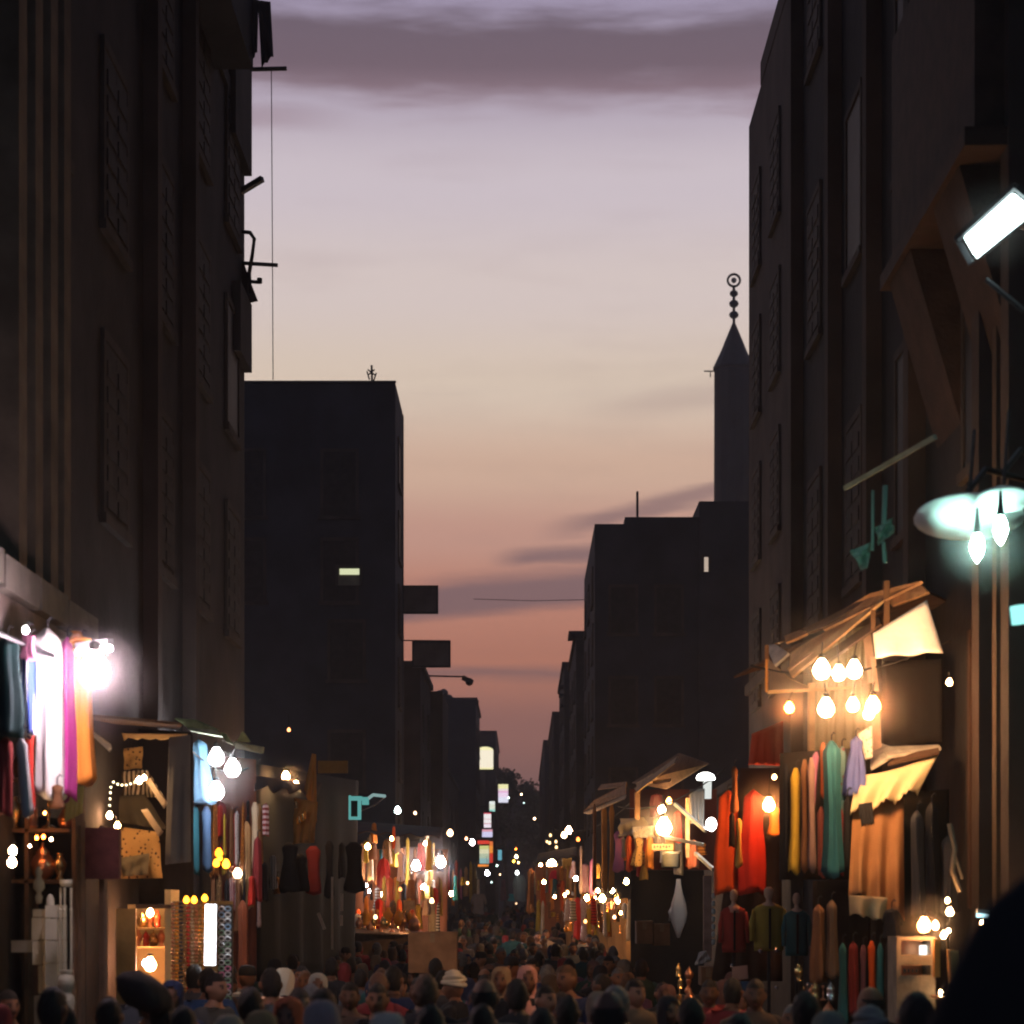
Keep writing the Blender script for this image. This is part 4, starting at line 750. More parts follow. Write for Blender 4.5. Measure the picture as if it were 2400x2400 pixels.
for i, (x0, y0, x1, y1, m, lb) in enumerate(((1456,1962,1466,2010,CRM,'small cream strip under the bunched cloth'),(1467,1958,1481,2042,ORD,'orange-red dress left of the blazing bulb'),(1482,1962,1512,2030,SPT,'spotted dress in the middle right stall'),(1513,1960,1532,2035,ORA,'orange dress right of the spotted one'),
    (1498,2022,1520,2062,C('yellow_orange', (.6,.3,.05)),'orange top hanging lowest near the doorway'),(1530,1918,1545,1960,TAN,'tan cloth just left of the blazing bulb'),(1576,1900,1602,1975,RED,'red cloth just right of the blazing bulb'),(1612,1968,1640,2035,C('multi_green', (.35,.35,.2), rgb2=(.5,.15,.08), kind='spots', nsc=14),'greenish patterned bundle beside the diagonal rods'),(1520,1860,1560,1915,MAR,'dark red backing garment above the blazing bulb'))):  # the cloth right of the bulb is simply red
    garment(x0, y0, x1, y1, 41-(i % 4)*.3, m, lb, kind=('scarf','dress','dress','dress','shirt','scarf','shirt','shirt','shirt')[i], grp=GM, hanger=False, sleeves=False)
bulb(1556, 1940, 38.8, 18, (1,.80,.52), 190, 'blazing elongated bulb in the middle right stall', 'bulbs of the middle right stall', cord=40)
bulb(1551, 1898, 39, 9, (1,.93,.85), 130, 'smaller white bulb just above the blazing elongated one', 'bulbs of the middle right stall', cord=20)
bulb(1568, 1878, 40, 7, (1,.65,.25), 20, 'amber globe at the top of the diagonal white rod', 'bulbs of the middle right stall', cord=20)
sg = root('shop_sign', P(1528,1990,39.5), 'small cream name board with dark letter-like marks under the blazing bulb', 'sign')
MB().pb(1528, 1978, 1578, 1992, 39.5, .04).build('board', C('sign_cream', (.6,.42,.22)), sg)
for i in range(6): k = MB(); k.pb(1532+i*7, 1982, 1536+i*7, 1988-(i % 2)*2, 39.49, .008); k.build('mark', BLK, sg)
pot = P(1572, 2034, 39.4); s_ = 39.4/FPX
k = MB(); k.lathe(pot, [(20*s_,0),(22*s_,4*s_),(23*s_,30*s_),(26*s_,38*s_)], 16); k.thing('hanging_pot', M('dull_aluminium', (.30,.30,.24), .5, .3), 'grey-green metal pot hanging under the small name board', 'pot', smooth=True)
wl = root('shaded_lamp', P(1655,1870,39), 'white lamp with white shade on a short post, right of the diagonal rods', 'lamp')
k = MB(); k.lathe(P(1654,1828,39), [(20*s_,0),(22*s_,5*s_),(18*s_,12*s_),(8*s_,17*s_)], 14); k.build('shade', E('white_shade', (1,1,.97), 14), wl, True)
k = MB(); k.lathe(P(1658,1872,39), [(9*s_,0),(10*s_,40*s_)], 10); k.build('stem', E('white_stem', (.95,1,.95), .8), wl, True)  # stem is no lamp; its brightness is put in as emission
ov = root('white_lamp', P(1665,1950,38.5), 'white slanting globe at the lower end of the diagonal rods', 'lamp'); MB().ball(P(1667,1932,38.5), 12*s_, 12, 8, 15*s_).build('globe', E('white_globe', (1,.95,.93), 60), ov, True)
for i, (a, b, c_, e) in enumerate(((1582,1884,1655,1948),(1560,1962,1648,1980),(1630,2000,1672,2038))):
    k = MB(); k.beam(P(a,b,38.8), P(c_,e,38.2), .06); k.thing('diagonal_rod', M('aluminium_rod', (.55,.58,.56), .35, .6), ('white rod sloping down to the slanting globe','thin reddish rod crossing under the blazing bulb','short rod sloping down beside the red dresses')[i], 'rod', 'diagonal rods of the middle right stall')
drape('grey_strip', Q((1616,1850,38.9),(1652,1848,38.9),(1650,1935,38.9),(1618,1930,38.9)), GRY, 'grey cloth strip behind the diagonal rod', 'cloth', amp=.02)
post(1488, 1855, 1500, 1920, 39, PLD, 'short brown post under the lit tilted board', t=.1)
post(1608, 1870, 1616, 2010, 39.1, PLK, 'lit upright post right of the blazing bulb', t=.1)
door = root('stall_recess', P(1485,2200,42), 'dark doorway behind the pale hanging dress, closed by a shade-black sheet', 'recess'); MB().pb(1478, 2040, 1650, 2330, 43, .05).build('curtain', BLK, door)  # black sheet stands in for the darkness of the doorway
MB().pb(1476, 1850, 1680, 2039, 43.2, .05).build('upper_cloth', C('dark_red_back', (.16,.04,.03)), door)
# pale hanging dress : narrow neck swelling to a pointed hem
hd = root('pale_dress', P(1590,2200,40.6), 'pale grey-white dress hanging alone in the dark recess, narrow above and swelling below', 'dress')
k = MB(); c0 = P(1590,2198,40.6); u = 40.6/FPX
k.lathe(c0, [(3*u,0),(9*u,18*u),(17*u,38*u),(20*u,58*u),(17*u,80*u),(10*u,104*u),(6*u,126*u),(5*u,138*u)], 16, 1, .6, fold=lambda a,t: .1*math.sin(5*a)+.06*math.sin(3*a+2)); k.build('body', C('pale_dress', (.72,.70,.68)), hd, True)
k = MB(); k.tube([c0+Vector((-14*u,0,75*u)), c0+Vector((-20*u,-.02,60*u)), c0+Vector((-19*u,-.02,40*u))], [3*u,4.5*u,3.5*u], 8); k.build('sleeve', C('pale_dress'), hd, True)
CT = M('brown_carton', (.32,.17,.08), .85, sc=5)
def carton(px0, py0, px1, py1, d, label, t=.5, grp='brown cartons', rz=0):
    a = P(px0, py1, d); b = P(px1, py0, d); r = root('carton', ((a.x+b.x)/2, d+t/2, a.z), label, 'carton', grp); w_ = (b.x-a.x)
    MB().box(a.x, b.x, d, d+t, a.z, b.z-.004).build('body', CT, r)
    MB().box(a.x-.004, (a.x+b.x)/2-.003, d-.004, d+t+.004, b.z-.002, b.z+.01).build('flap', CT, r); MB().box((a.x+b.x)/2+.003, b.x+.004, d-.004, d+t+.004, b.z-.002, b.z+.01).build('flap', CT, r)
    MB().box((a.x+b.x)/2-.03, (a.x+b.x)/2+.03, d-.0035, d-.001, b.z-.12, b.z-.005).build('tape', M('parcel_tape', (.4,.26,.13), .4), r)
    r.rotation_euler.z = rz; return r
carton(1492, 2160, 1530, 2212, 34, 'smaller brown carton stacked at the left of the pale dress'); carton(1533, 2166, 1570, 2216, 33.9, 'brown carton directly left of the pale dress')
carton(1644, 2268, 1676, 2310, 27, 'brown carton low beside the pinkish post')
post(1649, 2052, 1668, 2245, 31, M('pinkish_post', (.42,.30,.24), .8, sc=6), 'pinkish wooden post at the left of the red dresses', t=.1)
for i in range(7): MB().ball(P(1672, 2100+i*18, 30.8), .03, 8, 5, .045).thing('glass_ornament', M('milky_glass', (.6,.72,.68), .3), 'pale glass ornament beside the pinkish post, %s from the top' % ('first','second','third','fourth','fifth','sixth','seventh')[i], 'ornament', 'pale ornaments beside the pinkish post')
drape('silver_bag', Q((1640,2232,27),(1655,2228,27),(1668,2252,27),(1630,2262,27)), C('silver_bag', (.5,.52,.5)), 'shiny silver bag at the foot of the pinkish post', 'bag', amp=.05, ripple=.03, thick=.08)
# ---- red dresses, mannequins
garment(1674, 1852, 1738, 2092, 25, ORD, 'orange-red long dress, left of the two big red ones', 'dress', grp='two big red dresses', seed=3, flare=.95)
garment(1736, 1850, 1794, 2092, 24.8, RED, 'deeper red long dress right of the orange-red one', 'dress', grp='two big red dresses', seed=4, flare=.98)
garment(1800, 1890, 1830, 1958, 24.6, ORA, 'short orange garment right of the hot bulb', 'scarf', hanger=False)
garment(1712, 1796, 1730, 1905, 24.4, BRN, 'brown scarf hanging highest in front of the red dresses', 'scarf')
garment(1708, 1905, 1724, 1985, 24.3, BLK, 'dark shoe-like bag hanging between the red dresses', 'scarf', hanger=False); garment(1723, 1918, 1740, 2032, 24.3, C('golden', (.55,.34,.08)), 'golden scarf hanging between the red dresses', 'scarf', hanger=False)
bulb(1802, 1888, 24.2, 14, (1,.5,.25), 230, 'hot bare bulb in front of the deeper red dress', 'bulbs of the red dress stall', cord=60)
bulb(1815, 1822, 24.5, 5, (1,.8,.6), 60, 'small warm lamp above the hot bare bulb', 'bulbs of the red dress stall', cord=12)
drape('back_cloth', Q((1735,1800,26),(1830,1800,26),(1835,2300,26),(1668,2300,26)), C('dark_brown_back', (.06,.035,.025)), 'dark cloth hanging behind the red dresses', 'cloth', amp=.04)
drape('red_drape', Q((1762,1720,24),(1835,1690,24),(1838,1795,24),(1755,1792,24)), C('red_print', (.45,.06,.03)), 'red printed cloth high above the hot bare bulb', 'cloth', amp=.04)
def mannequin(px0, py0, px1, py1, d, m, label, collar=None, skirt=False):
    a = P(px0, py1, d); b = P(px1, py0, d); cx = (a.x+b.x)/2; wd = (b.x-a.x)/2; h = b.z-a.z; r = root('mannequin', (cx, d, a.z-.7), label, 'mannequin', 'mannequins under the red dresses')
    sk = M('mannequin_plaster', (.48,.36,.26), .6)
    k = MB(); k.lathe((cx,d,b.z-h*.22), [(wd*.45,0),(wd*.42,h*.06),(wd*.17,h*.1),(wd*.16,h*.16),(wd*.24,h*.18),(wd*.3,h*.24),(wd*.28,h*.32),(wd*.12,h*.37)], 14, 1, .85); k.build('head_and_neck', sk, r, True)
    k = MB(); k.lathe((cx,d,a.z), [(wd*.85,0),(wd*.88,h*.1),(wd*.78,h*.4),(wd*.82,h*.6),(wd*.92,h*.74),(wd*.75,h*.80),(wd*.3,h*.85)], 22, 1, .5, fold=lambda an,t: .05*math.sin(6*an)*(1-t)); k.build('coat', m, r, True)
    for s in (-1,1):
        k = MB(); k.tube([(cx+s*wd*.78,d,a.z+h*.74), (cx+s*wd*.98,d,a.z+h*.5), (cx+s*wd*1.02,d-.05,a.z+h*.18)], [wd*.2,wd*.2,wd*.15], 8); k.build('sleeve', m, r, True)
    k = MB(); k.box(cx-.012, cx+.012, d-wd*.5-.012, d-wd*.5+.0, a.z+.02, a.z+h*.76); k.build('placket', BLK, r)
    if collar:
        k = MB(); k.lathe((cx,d-.02,b.z-h*.27), [(wd*.5,0),(wd*.42,h*.09),(wd*.22,h*.12)], 14, 1, .8); k.build('collar', collar, r, True)
    k = MB(); k.tube([(cx,d,a.z),(cx,d,.0)], .02, 6); k.lathe((cx,d,0), [(.2,0),(.2,.02),(.02,.03)], 12); k.build('stand', MD, r)
mannequin(1688, 2104, 1752, 2232, 24, C('dark_red_coat', (.34,.05,.04)), 'mannequin in a dark red coat with pinkish collar, left of three', collar=C('pink_fur', (.6,.38,.3)))
mannequin(1762, 2098, 1842, 2228, 23.5, OLV, 'mannequin in an olive green coat, middle of three', collar=None)
mannequin(1836, 2112, 1898, 2240, 23, C('teal_coat', (.03,.13,.14)), 'mannequin in a dark teal coat, right of three')
drape('white_card', Q((1716,2266,22),(1752,2262,22),(1754,2294,22),(1716,2298,22)), C('pink_card', (.55,.36,.28)), 'pale pinkish card hung above the jeans', 'card', amp=.003)
garment(1714, 2300, 1756, 2420, 22, JEA, 'blue jeans on the front rail below the pinkish card', 'trousers')
for i, (px, py) in enumerate(((1782,2230),(1820,2228),(1716,2264),(1820,2315))): MB().ball(P(px,py,22.5), .022, 8, 5).thing('shiny_button', M('chrome', (.8,.8,.8), .15, .9), 'shiny white buckle glinting %s' % ('at the left hem of the olive coat','at the right hem of the olive coat','left of the pinkish card','low between the mannequins')[i], 'buckle')
# ---- right shop
B1 = M('tawny_board', (.48,.26,.12), .8, sc=6, bump=.4); B2 = M('dark_board', (.12,.07,.045), .85, sc=6); B3 = M('white_board', (.72,.66,.55), .7, sc=6)
planks('shop_awning', 'slanting awning of loose boards over the bright right shop', 'awning', [
    Q((1815,1508,21.2),(1920,1456,20.6),(2090,1370,19.6),(1925,1472,20.4)), Q((1838,1490,21),(1886,1472,20.8),(1892,1484,20.6),(1842,1506,20.8)),
    Q((1925,1458,20.7),(2040,1390,19.8),(2160,1362,19.0),(1930,1476,20.3)), Q((1852,1530,21),(1900,1500,20.5),(2070,1405,19.6),(1850,1570,20.4)), Q((1795,1512,21.6),(1818,1510,21.4),(1848,1530,20.9),(1815,1560,21)),
    Q((2060,1385,19.9),(2150,1362,19.2),(2175,1388,18.8),(2090,1420,19.5)), Q((1890,1560,20.6),(2060,1445,19.7),(2064,1462,19.5),(1900,1578,20.4)), Q((1850,1570,20.5),(1860,1590,20.3),(2072,1412,19.5),(2070,1405,19.6))],
    B1, mats=[B2, B1, B1, B1, B3, B1, B2, PLK])
planks('dark_roof', 'dark board roof spanning behind the slanting loose boards', 'awning', [Q((1720,1590,23),(1830,1530,22),(2180,1392,19.2),(2240,1420,21))], B2)
k = MB(); k.beam(P(2078,1362,19.5), P(2078,1478,19.5), .05); k.beam(P(2046,1418,19.6), P(2046,1478,19.6), .04); k.beam(P(1797,1512,21), P(1797,1620,21), .04); k.thing('awning_struts', PLD, 'thin upright struts tied through the slanting awning boards', 'strut')
drape('white_canopy', Q((2046,1484,18.9),(2172,1406,18.7),(2208,1528,18.6),(2050,1540,18.8)), C('glowing_white', (.88,.85,.78)), 'bright white cloth panel stretched under the slanting awning', 'canopy', amp=.02, k=2)  # plain white cloth colour without emission
drape('backcloth', Q((1912,1500,21),(2040,1460,21),(2050,1760,21),(1895,1760,21)), C('corrugated_cream', (.42,.36,.22)), 'cream-green ribbed cloth behind the blazing bulbs of the right shop', 'cloth', amp=.04, k=7, nu=30, vgrow=.1)
drape('backing_cloth', Q((1828,1765,20.0),(2042,1750,20.0),(2042,2062,20.0),(1828,2062,20.0)), C('soot_cloth'), 'added shade-dark cloth behind the robes of the right shop rail', 'cloth', amp=.05, k=6)  # these added dark cloths stand for the shade behind the robes
drape('backing_cloth', Q((1905,2064,20.0),(2042,2064,20.0),(2042,2400,20.0),(1905,2400,20.0)), C('soot_cloth'), 'added shade-dark cloth behind the dim lower rail of robes', 'cloth', amp=.05, k=6)
drape('backing_cloth', Q((2042,1860,19.7),(2225,1850,19.7),(2225,2400,19.7),(2042,2400,19.7)), C('soot_cloth'), 'added shade-dark cloth behind the brown drape and the dim robes', 'cloth', amp=.05, k=6)
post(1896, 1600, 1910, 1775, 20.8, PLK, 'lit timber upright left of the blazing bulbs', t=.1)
planks('pink_post', 'curved cream and pink upright board right of the blazing bulbs', 'post', [Q((2022,1480,19.9),(2040,1478,19.9),(2056,1600,19.8),(2036,1600,19.8)), Q((2042,1540,19.7),(2052,1540,19.7),(2060,1620,19.7),(2048,1618,19.7)), Q((2044,1640,19.8),(2062,1640,19.8),(2066,1760,19.8),(2044,1760,19.8))], M('pinkish_lit_board', (.62,.42,.30), .8, sc=6))  # one even pinkish cream board colour
drape('orange_box', Q((1796,1540,21.6),(1850,1592,20.8),(1900,1612,20.8),(1800,1625,21.6)), C('light_timber', (.5,.34,.2)), 'pale crossboard cloth left of the blazing bulbs', 'cloth', amp=.01)
for i, (px, py, rp, c_, s, lb) in enumerate(((1926,1572,20,(1,.88,.70),200,'blazing bulb, upper left of the right shop cluster'),(1966,1580,15,(1,.93,.84),200,'blazing bulb, upper middle of the right shop cluster'),(2002,1572,18,(1,.93,.84),200,'blazing bulb, upper right of the right shop cluster'),
    (1936,1662,19,(1,.80,.58),220,'blazing bulb, lower left of the right shop cluster'),(1999,1654,14,(1,.82,.58),200,'blazing bulb, lower middle of the right shop cluster'),(2046,1655,17,(1,.42,.2),240,'blazing bulb, lower right of the right shop cluster'),(2036,1674,12,(1,.84,.60),180,'blazing bulb tucked under the lower right one of the cluster'),
    (1850,1660,11,(1,.3,.08),150,'smaller orange bulb hanging alone left of the blazing cluster'),(2225,1600,7,(1,.78,.55),80,'small candle-like bulb on the far right wall'))):
    bulb(px, py, 18.1 if i < 7 else 18.4, rp, c_, s, lb, 'bulbs of the right shop', cord=(30,40,30,25,30,25,10,18,12)[i])
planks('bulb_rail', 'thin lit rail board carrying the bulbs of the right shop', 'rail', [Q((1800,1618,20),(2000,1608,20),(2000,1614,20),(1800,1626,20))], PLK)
post(1795, 1545, 1799, 1622, 20.2, C('orange_post'), 'thin orange upright at the left end of the bulb rail', t=.04)
GR = 'robes on the right shop rail'
for i, (x0, y0, x1, y1, m, lb, ln) in enumerate(((1835,1790,1852,2040,BLK,'black robe edge-on at the left end of the right shop rail',0),(1853,1800,1878,2045,YEL,'mustard robe edge-on near the left end of the right shop rail',-.02),(1876,1780,1896,2040,BRN,'brown robe edge-on between the mustard and the mauve one',0),
     (1892,1775,1912,2040,C('mauve_brown', (.22,.14,.12)),'mauve-brown robe edge-on left of the pink strip',0),(1905,1762,1922,1896,PNK,'bright pink strip hanging in the middle of the right shop rail',-.1),(1915,1890,1936,2055,C('brick', (.35,.1,.08)),'brick red cloth below the pink strip',0),(1922,1740,1938,1870,C('rust2', (.4,.11,.04)),'rust top peeking left of the teal robe',0),
     (1928,1736,1970,2052,TEA,'long teal robe on the right shop rail',.0),(1962,1750,1985,1980,C('wine_print', (.2,.03,.04), rgb2=(.1,.2,.2), kind='spots', nsc=16),'wine printed robe between the teal and the periwinkle one',0),(1984,1726,2028,1862,PER,'periwinkle blue tunic at the right end of the rail',.0),
     (1975,1865,1998,2040,BLK,'black trousers under the periwinkle tunic',0),(1966,1895,1978,2050,MAR,'maroon trouser leg right of the teal robe',0))):
    garment(x0, y0, x1, y1, 19.3-(i % 4)*.12, m, lb, kind='robe' if x1-x0 > 30 else 'scarf', grp=GR, sleeves=False, lean=ln, dep=.2, hanger=x1-x0 > 20)
drape('beaded_cloth', Q((2010,1720,19.3),(2044,1700,19.3),(2046,1775,19.2),(2026,1780,19.2)), C('bead_cream', (.45,.42,.28), rgb2=(.8,.8,.7), kind='spots', nsc=26), 'beaded cream cloth between tunic and post', 'cloth', amp=.02)
planks('white_shelf', 'white board shelf jutting out below the blazing cluster', 'shelf', [Q((2040,1752,20),(2065,1742,19.9),(2112,1758,19.3),(2040,1800,19.2)), Q((2064,1750,19.9),(2200,1745,19.5),(2205,1752,19.2),(2080,1772,19.1)), Q((2110,1768,19.2),(2200,1752,19.1),(2200,1762,19.0),(2080,1790,19.1))], B3, mats=[B3, B3, B2])
drape('cream_valance', Q((2008,1818,19.1),(2202,1762,19.1),(2150,1852,18.9),(1992,1898,18.9)), C('warm_cream', (.85,.72,.40)), 'cream scalloped canopy with fringed edge below the white shelf', 'canopy', amp=.05, k=3, nu=30, scallop=.035, ns=12, sag=.04)
drape('brown_drape', Q((2000,1885,19.05),(2118,1868,19.05),(2122,2150,18.7),(1990,2090,18.7)), C('rich_brown', (.40,.20,.085)), 'long heavy brown drape hanging under the cream canopy', 'drape', amp=.07, k=3, nu=30, nv=14)
drape('black_bag', Q((2012,1884,18.5),(2044,1880,18.5),(2050,1930,18.4),(2020,1935,18.4)), BLK, 'small black cloth tucked under the canopy over the brown drape', 'cloth', amp=.02)
drape('cream_hem', Q((1990,2098,18),(2080,2104,18),(2076,2160,18),(1994,2142,18)), C('cream_hem', (.66,.48,.26)), 'cream cloth hem showing below the brown drape', 'cloth', amp=.05, k=2, scallop=.03, ns=3)
post(2272, 1475, 2284, 2130, 19.0, C('brown_pipe', (.07,.04,.028)), 'thin brown pipe running down the far right facade', 'drainpipe', 'drainpipe', t=.1)
MB().box(P(2335,0,17.6).x, P(2352,0,17.6).x, 17.6, 17.75, 0, 7).thing('wall_pilaster', C('tawny_stone', (.07,.05,.035)), 'tawny vertical pilaster on the far right facade', 'pilaster')
MB().box(P(2360,0,17.2).x, P(2385,0,17.2).x, 17.2, 17.4, 0, P(0,1440,17.2).z).thing('wall_pilaster', C('greenish_stone', (.09,.11,.08)), 'greenish vertical pilaster at the right edge', 'pilaster')
for i, (x0, y0, x1, y1, m) in enumerate(((2135,1900,2165,2150,C('charcoal', (.05,.05,.055))),(2168,1880,2200,2140,BLK),(2205,1960,2240,2140,C('dim_grey', (.1,.09,.08))),(2070,2130,2110,2200,BLK))):
    garment(x0, y0, x1, y1, 17.6-i*.1, m, ('charcoal robe hanging right of the brown drape','black robe hanging second right of the brown drape','dim grey robe above the white cabinet','black bag-like garment below the brown drape')[i], grp='dim robes right of the brown drape')
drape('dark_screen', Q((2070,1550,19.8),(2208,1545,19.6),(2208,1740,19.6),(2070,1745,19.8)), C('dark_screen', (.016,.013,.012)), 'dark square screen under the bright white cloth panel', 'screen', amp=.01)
# green-lit lamps and fluorescent box at the right edge
GSH = M('white_enamel_shade', (.75,.8,.75), .4)
gl = [(2290,1300,2140,2400,1205,13.6),(2345,1258,2285,2420,1165,13.2)]
for i, (cx_, by, x0, x1, sy, d) in enumerate(gl):
    r = root('enamel_lamp', P(cx_, by, d), ('wide pale enamel lampshade with green-white bulb, lower left one','wide pale enamel lampshade with green-white bulb, upper right one')[i], 'lamp', 'green-lit enamel lamps at the right edge'); u = d/FPX
    c0 = P((x0+x1)/2, sy, d); hw = (x1-x0)/2*u
    k = MB(); k.lathe(c0, [(hw,-12*u),(hw*.96,-2*u),(hw*.62,12*u),(hw*.25,28*u),(hw*.08,32*u)], 24, 1, .6)
    for v in k.v: v[:] = (c0+Matrix.Rotation(R(-32), 3, 'X')@(v-c0))[:]
    k.build('shade', GSH, r, True)
    bc = P(cx_, by-15, d-.22)
    k = MB(); k.lathe(bc, [(.003,-32*u),(10*u,-18*u),(16*u,0),(13*u,18*u),(7*u,32*u)], 12); k.build('glass', E('green_white_glow', (.55,1,.88), 230), r, True)
    k = MB(); k.lathe(bc+Vector((0,0,32*u)), [(8*u,0),(8*u,16*u),(3*u,(by-15-sy)*u-32*u+14*u)], 8); k.build('socket', MK, r)
    k = MB(); k.tube([c0+Vector((0,0,30*u)), c0+Vector((.1,.3,.6))], .012, 5); k.build('stem', MD, r)
k = MB(); k.add([P(2262,555,13.8), P(2378,455,13.4), P(2425,495,13.4), P(2290,605,13.8)]+[p+Vector((.05,.3,.10)) for p in (P(2262,555,13.8), P(2378,455,13.4), P(2425,495,13.4), P(2290,605,13.8))], [(0,1,2,3),(7,6,5,4),(0,4,5,1),(1,5,6,2),(2,6,7,3),(3,7,4,0)])
fb = root('floodlight', P(2340,530,13.7), 'tilted rectangular floodlight glowing bluish-white high on the right', 'floodlight')
k.build('lit_face', E('flood_face', (.78,1,.98), 9), fb)
k = MB(); k.beam(P(2345,530,13.9)+Vector((0,.1,.1)), Vector((RX-.1, 14.3, P(0,560,13.9).z)), .06); k.build('arm', MD, fb)
k = MB(); k.tube([P(2310,655,14), P(2400,730,14)], .02, 5); k.thing('stay_rod', MD, 'dark stay rod below the floodlight', 'rod')
k = MB(); k.tube([P(2385,1420,13), P(2390,1462,13)], .05, 6); k.ball(P(2398,1440,13), .05, 8, 6); k.thing('wall_lamp', E('teal_glow', (.3,.8,.75), 1.5), 'small teal lamp cut by the right edge', 'lamp')
gb = planks('green_beam', 'thin green-lit beam sloping up above the hanging bundle on the right', 'beam', [Q((1975,1140,17),(2185,1020,15),(2190,1030,15),(1978,1150,17))], M('green_grey_paint', (.18,.28,.22), .7))
k = MB(); k.sheet(Q((2052,1235,15.5),(2090,1215,15.5),(2100,1245,15.5),(2062,1275,15.5)), 6, 5, .05, 2, ripple=.04); k.tube([P(2046,1150,15.6), P(2045,1290,15.5)], .012, 5); k.tube([P(2075,1140,15.6), P(2072,1230,15.5)], .02, 5); k.sheet(Q((1992,1290,15.6),(2045,1270,15.6),(2035,1330,15.6),(2022,1335,15.6)), 6, 5, .04, 2, ripple=.03); k.tube([P(2070,1270,15.5), P(2075,1320,15.5)], .015, 5)
k.thing('hanging_bundle', C('green_rag', (.2,.4,.3)), 'ragged green-lit bundle dangling on strings at the right', 'bundle')
# bottom right cabinet
cb = root('white_cabinet', P(2150,2330,16), 'whitish vendor cabinet with shelf openings at lower right', 'cabinet')
CW = M('aged_white_paint', (.22,.19,.14), .7, sc=6, bump=.3)
for q, nm in (((2102,2196,2112,2400),'side'),((2182,2196,2192,2400),'side'),((2112,2196,2182,2204),'top'),((2112,2238,2182,2262),'rail'),((2112,2286,2182,2400),'door')):
    MB().pb(*q, 16, .4 if nm in ('side','top') else .03).build(nm, CW, cb)
MB().pb(2112, 2205, 2182, 2400, 16.35, .03).build('back', CU, cb)
for i in range(4): MB().pb(2118+i*9, 2270, 2124+i*9, 2280, 15.98, .012).build('dark_mark', BLK, cb)
MB().pb(2158, 2216, 2172, 2240, 16.1, .06).build('bright_box', E('tiny_screen', (.95,1,.95), 2), cb)  # small box with an emissive face
for i, (px, py, rp, c_, lb) in enumerate(((2166,2170,15,(1,.55,.3),'blazing bulb standing over the white cabinet'),(2192,2170,8,(1,.8,.6),'small bulb right of the blazing one on the cabinet'),(2226,2138,8,(1,.85,.7),'pinkish bulb up and right of the cabinet'),(2212,2192,7,(1,.8,.6),'little bulb on the orange post'),(2223,2182,4,(1,.9,.8),'tiny bulb beside the orange post'),(2221,2111,5,(1,.8,.5),'tiny warm lamp above the pinkish bulb'),
     (2300,2162,5,(1,.85,.65),'small lamp hanging below the bluish strip light'),(2204,2326,4,(1,.9,.8),'tiny lamp left on the low tray'),(2265,2318,4,(1,.9,.8),'tiny lamp right on the low tray'))):
    bulb(px, py, 15.9, rp, c_, 120, lb, 'bulbs around the white cabinet', cord=12)
tube_lamp(2289, 2145, 2317, 2146, 15.5, 15.5, .014, (.55,.9,1), 3, 'tiny bluish strip light at lower right')
post(2190, 2200, 2203, 2290, 15.8, C('orange_lit', (.7,.33,.08)), 'short orange post at the right side of the cabinet', t=.06)  # orange is the post's own colour
drape('tan_bag', Q((2225,2225,15.7),(2246,2228,15.7),(2248,2310,15.7),(2228,2305,15.7)), TAN, 'tan bag hanging right of the orange post', 'bag', amp=.02, thick=.08)
k = MB(); k.tube([P(2225,1930,16), P(2238,1990,16), P(2232,2040,16), P(2250,2090,16)], .02, 6); k.tube([P(2240,2010,16), P(2255,2060,16)], .012, 5); k.thing('hanging_rope', C('rope', (.25,.2,.14)), 'knotted rope hanging beside the brown pipe', 'rope')
k = MB(); k.box(P(2200,0,15.6).x, P(2275,0,15.6).x, 15.6, 15.9, P(0,2342,15.6).z, P(0,2336,15.6).z); k.thing('low_tray', CU, 'low copper tray with tiny lamps at lower right', 'tray')
for i in range(12):
    trinket(P(1872+(i*31) % 80, 2300+(i*47) % 95, 17.5-.05*i), rnd.uniform(.09,.16), ('vase','lantern','pot','candlestick')[i % 4], (BR, CU, M('chrome'))[i % 3], 'small %s %s in the glittering heap at bottom right, %s row' % (('brass','copper','silvery')[i % 3], ('vase','lantern','coffee pot','candlestick')[i % 4], ('top','upper','lower','bottom')[min(3, ((i*47) % 95)//24)]), 'glittering heap under the mannequins')
for i in range(10):
    trinket(P(1590+(i*23) % 45, 2290+(i*41) % 100, 20-.05*i), rnd.uniform(.09,.17), ('vase','lantern','pot','candlestick')[(i+1) % 4], (BR, CU)[i % 2], 'small %s %s in the trinket pile under the pale dress, %s part' % (('brass','copper')[i % 2], ('vase','lantern','coffee pot','candlestick')[(i+1) % 4], ('top','upper','lower','bottom')[min(3, ((i*41) % 100)//25)]), 'trinket pile under the pale dress')
table = root('trinket_stand', P(1610,2400,20.2), 'cloth-covered stand heaped with trinkets below the pale dress', 'stand'); MB().pb(1580, 2345, 1640, 2600, 20.3, .4).build('cloth_top', C('dark_stand', (.05,.035,.03)), table)
for i, (x0, y0, x1, y1, m, lb) in enumerate(((1965,2210,1985,2400,TEA,'teal robe'),(1988,2205,2012,2380,MAR,'maroon robe'),(2014,2215,2032,2390,C('plum', (.14,.06,.09)),'plum robe'),(2034,2205,2052,2370,ORD,'rust robe'),(2054,2210,2072,2380,TEA,'second teal robe'),(1900,2120,1935,2300,BRN,'brown robe'),(2075,2200,2100,2400,BLK,'black robe'),(1936,2110,1962,2290,C('dim_tan', (.16,.1,.06)),'dim tan robe'))):
    garment(x0, y0, x1, y1, 18.8-i*.05, m, lb+' on the dim lower rail beneath the brown drape', grp='dim robes on the lower right rail', sleeves=False, kind='scarf' if x1-x0 < 20 else 'robe')
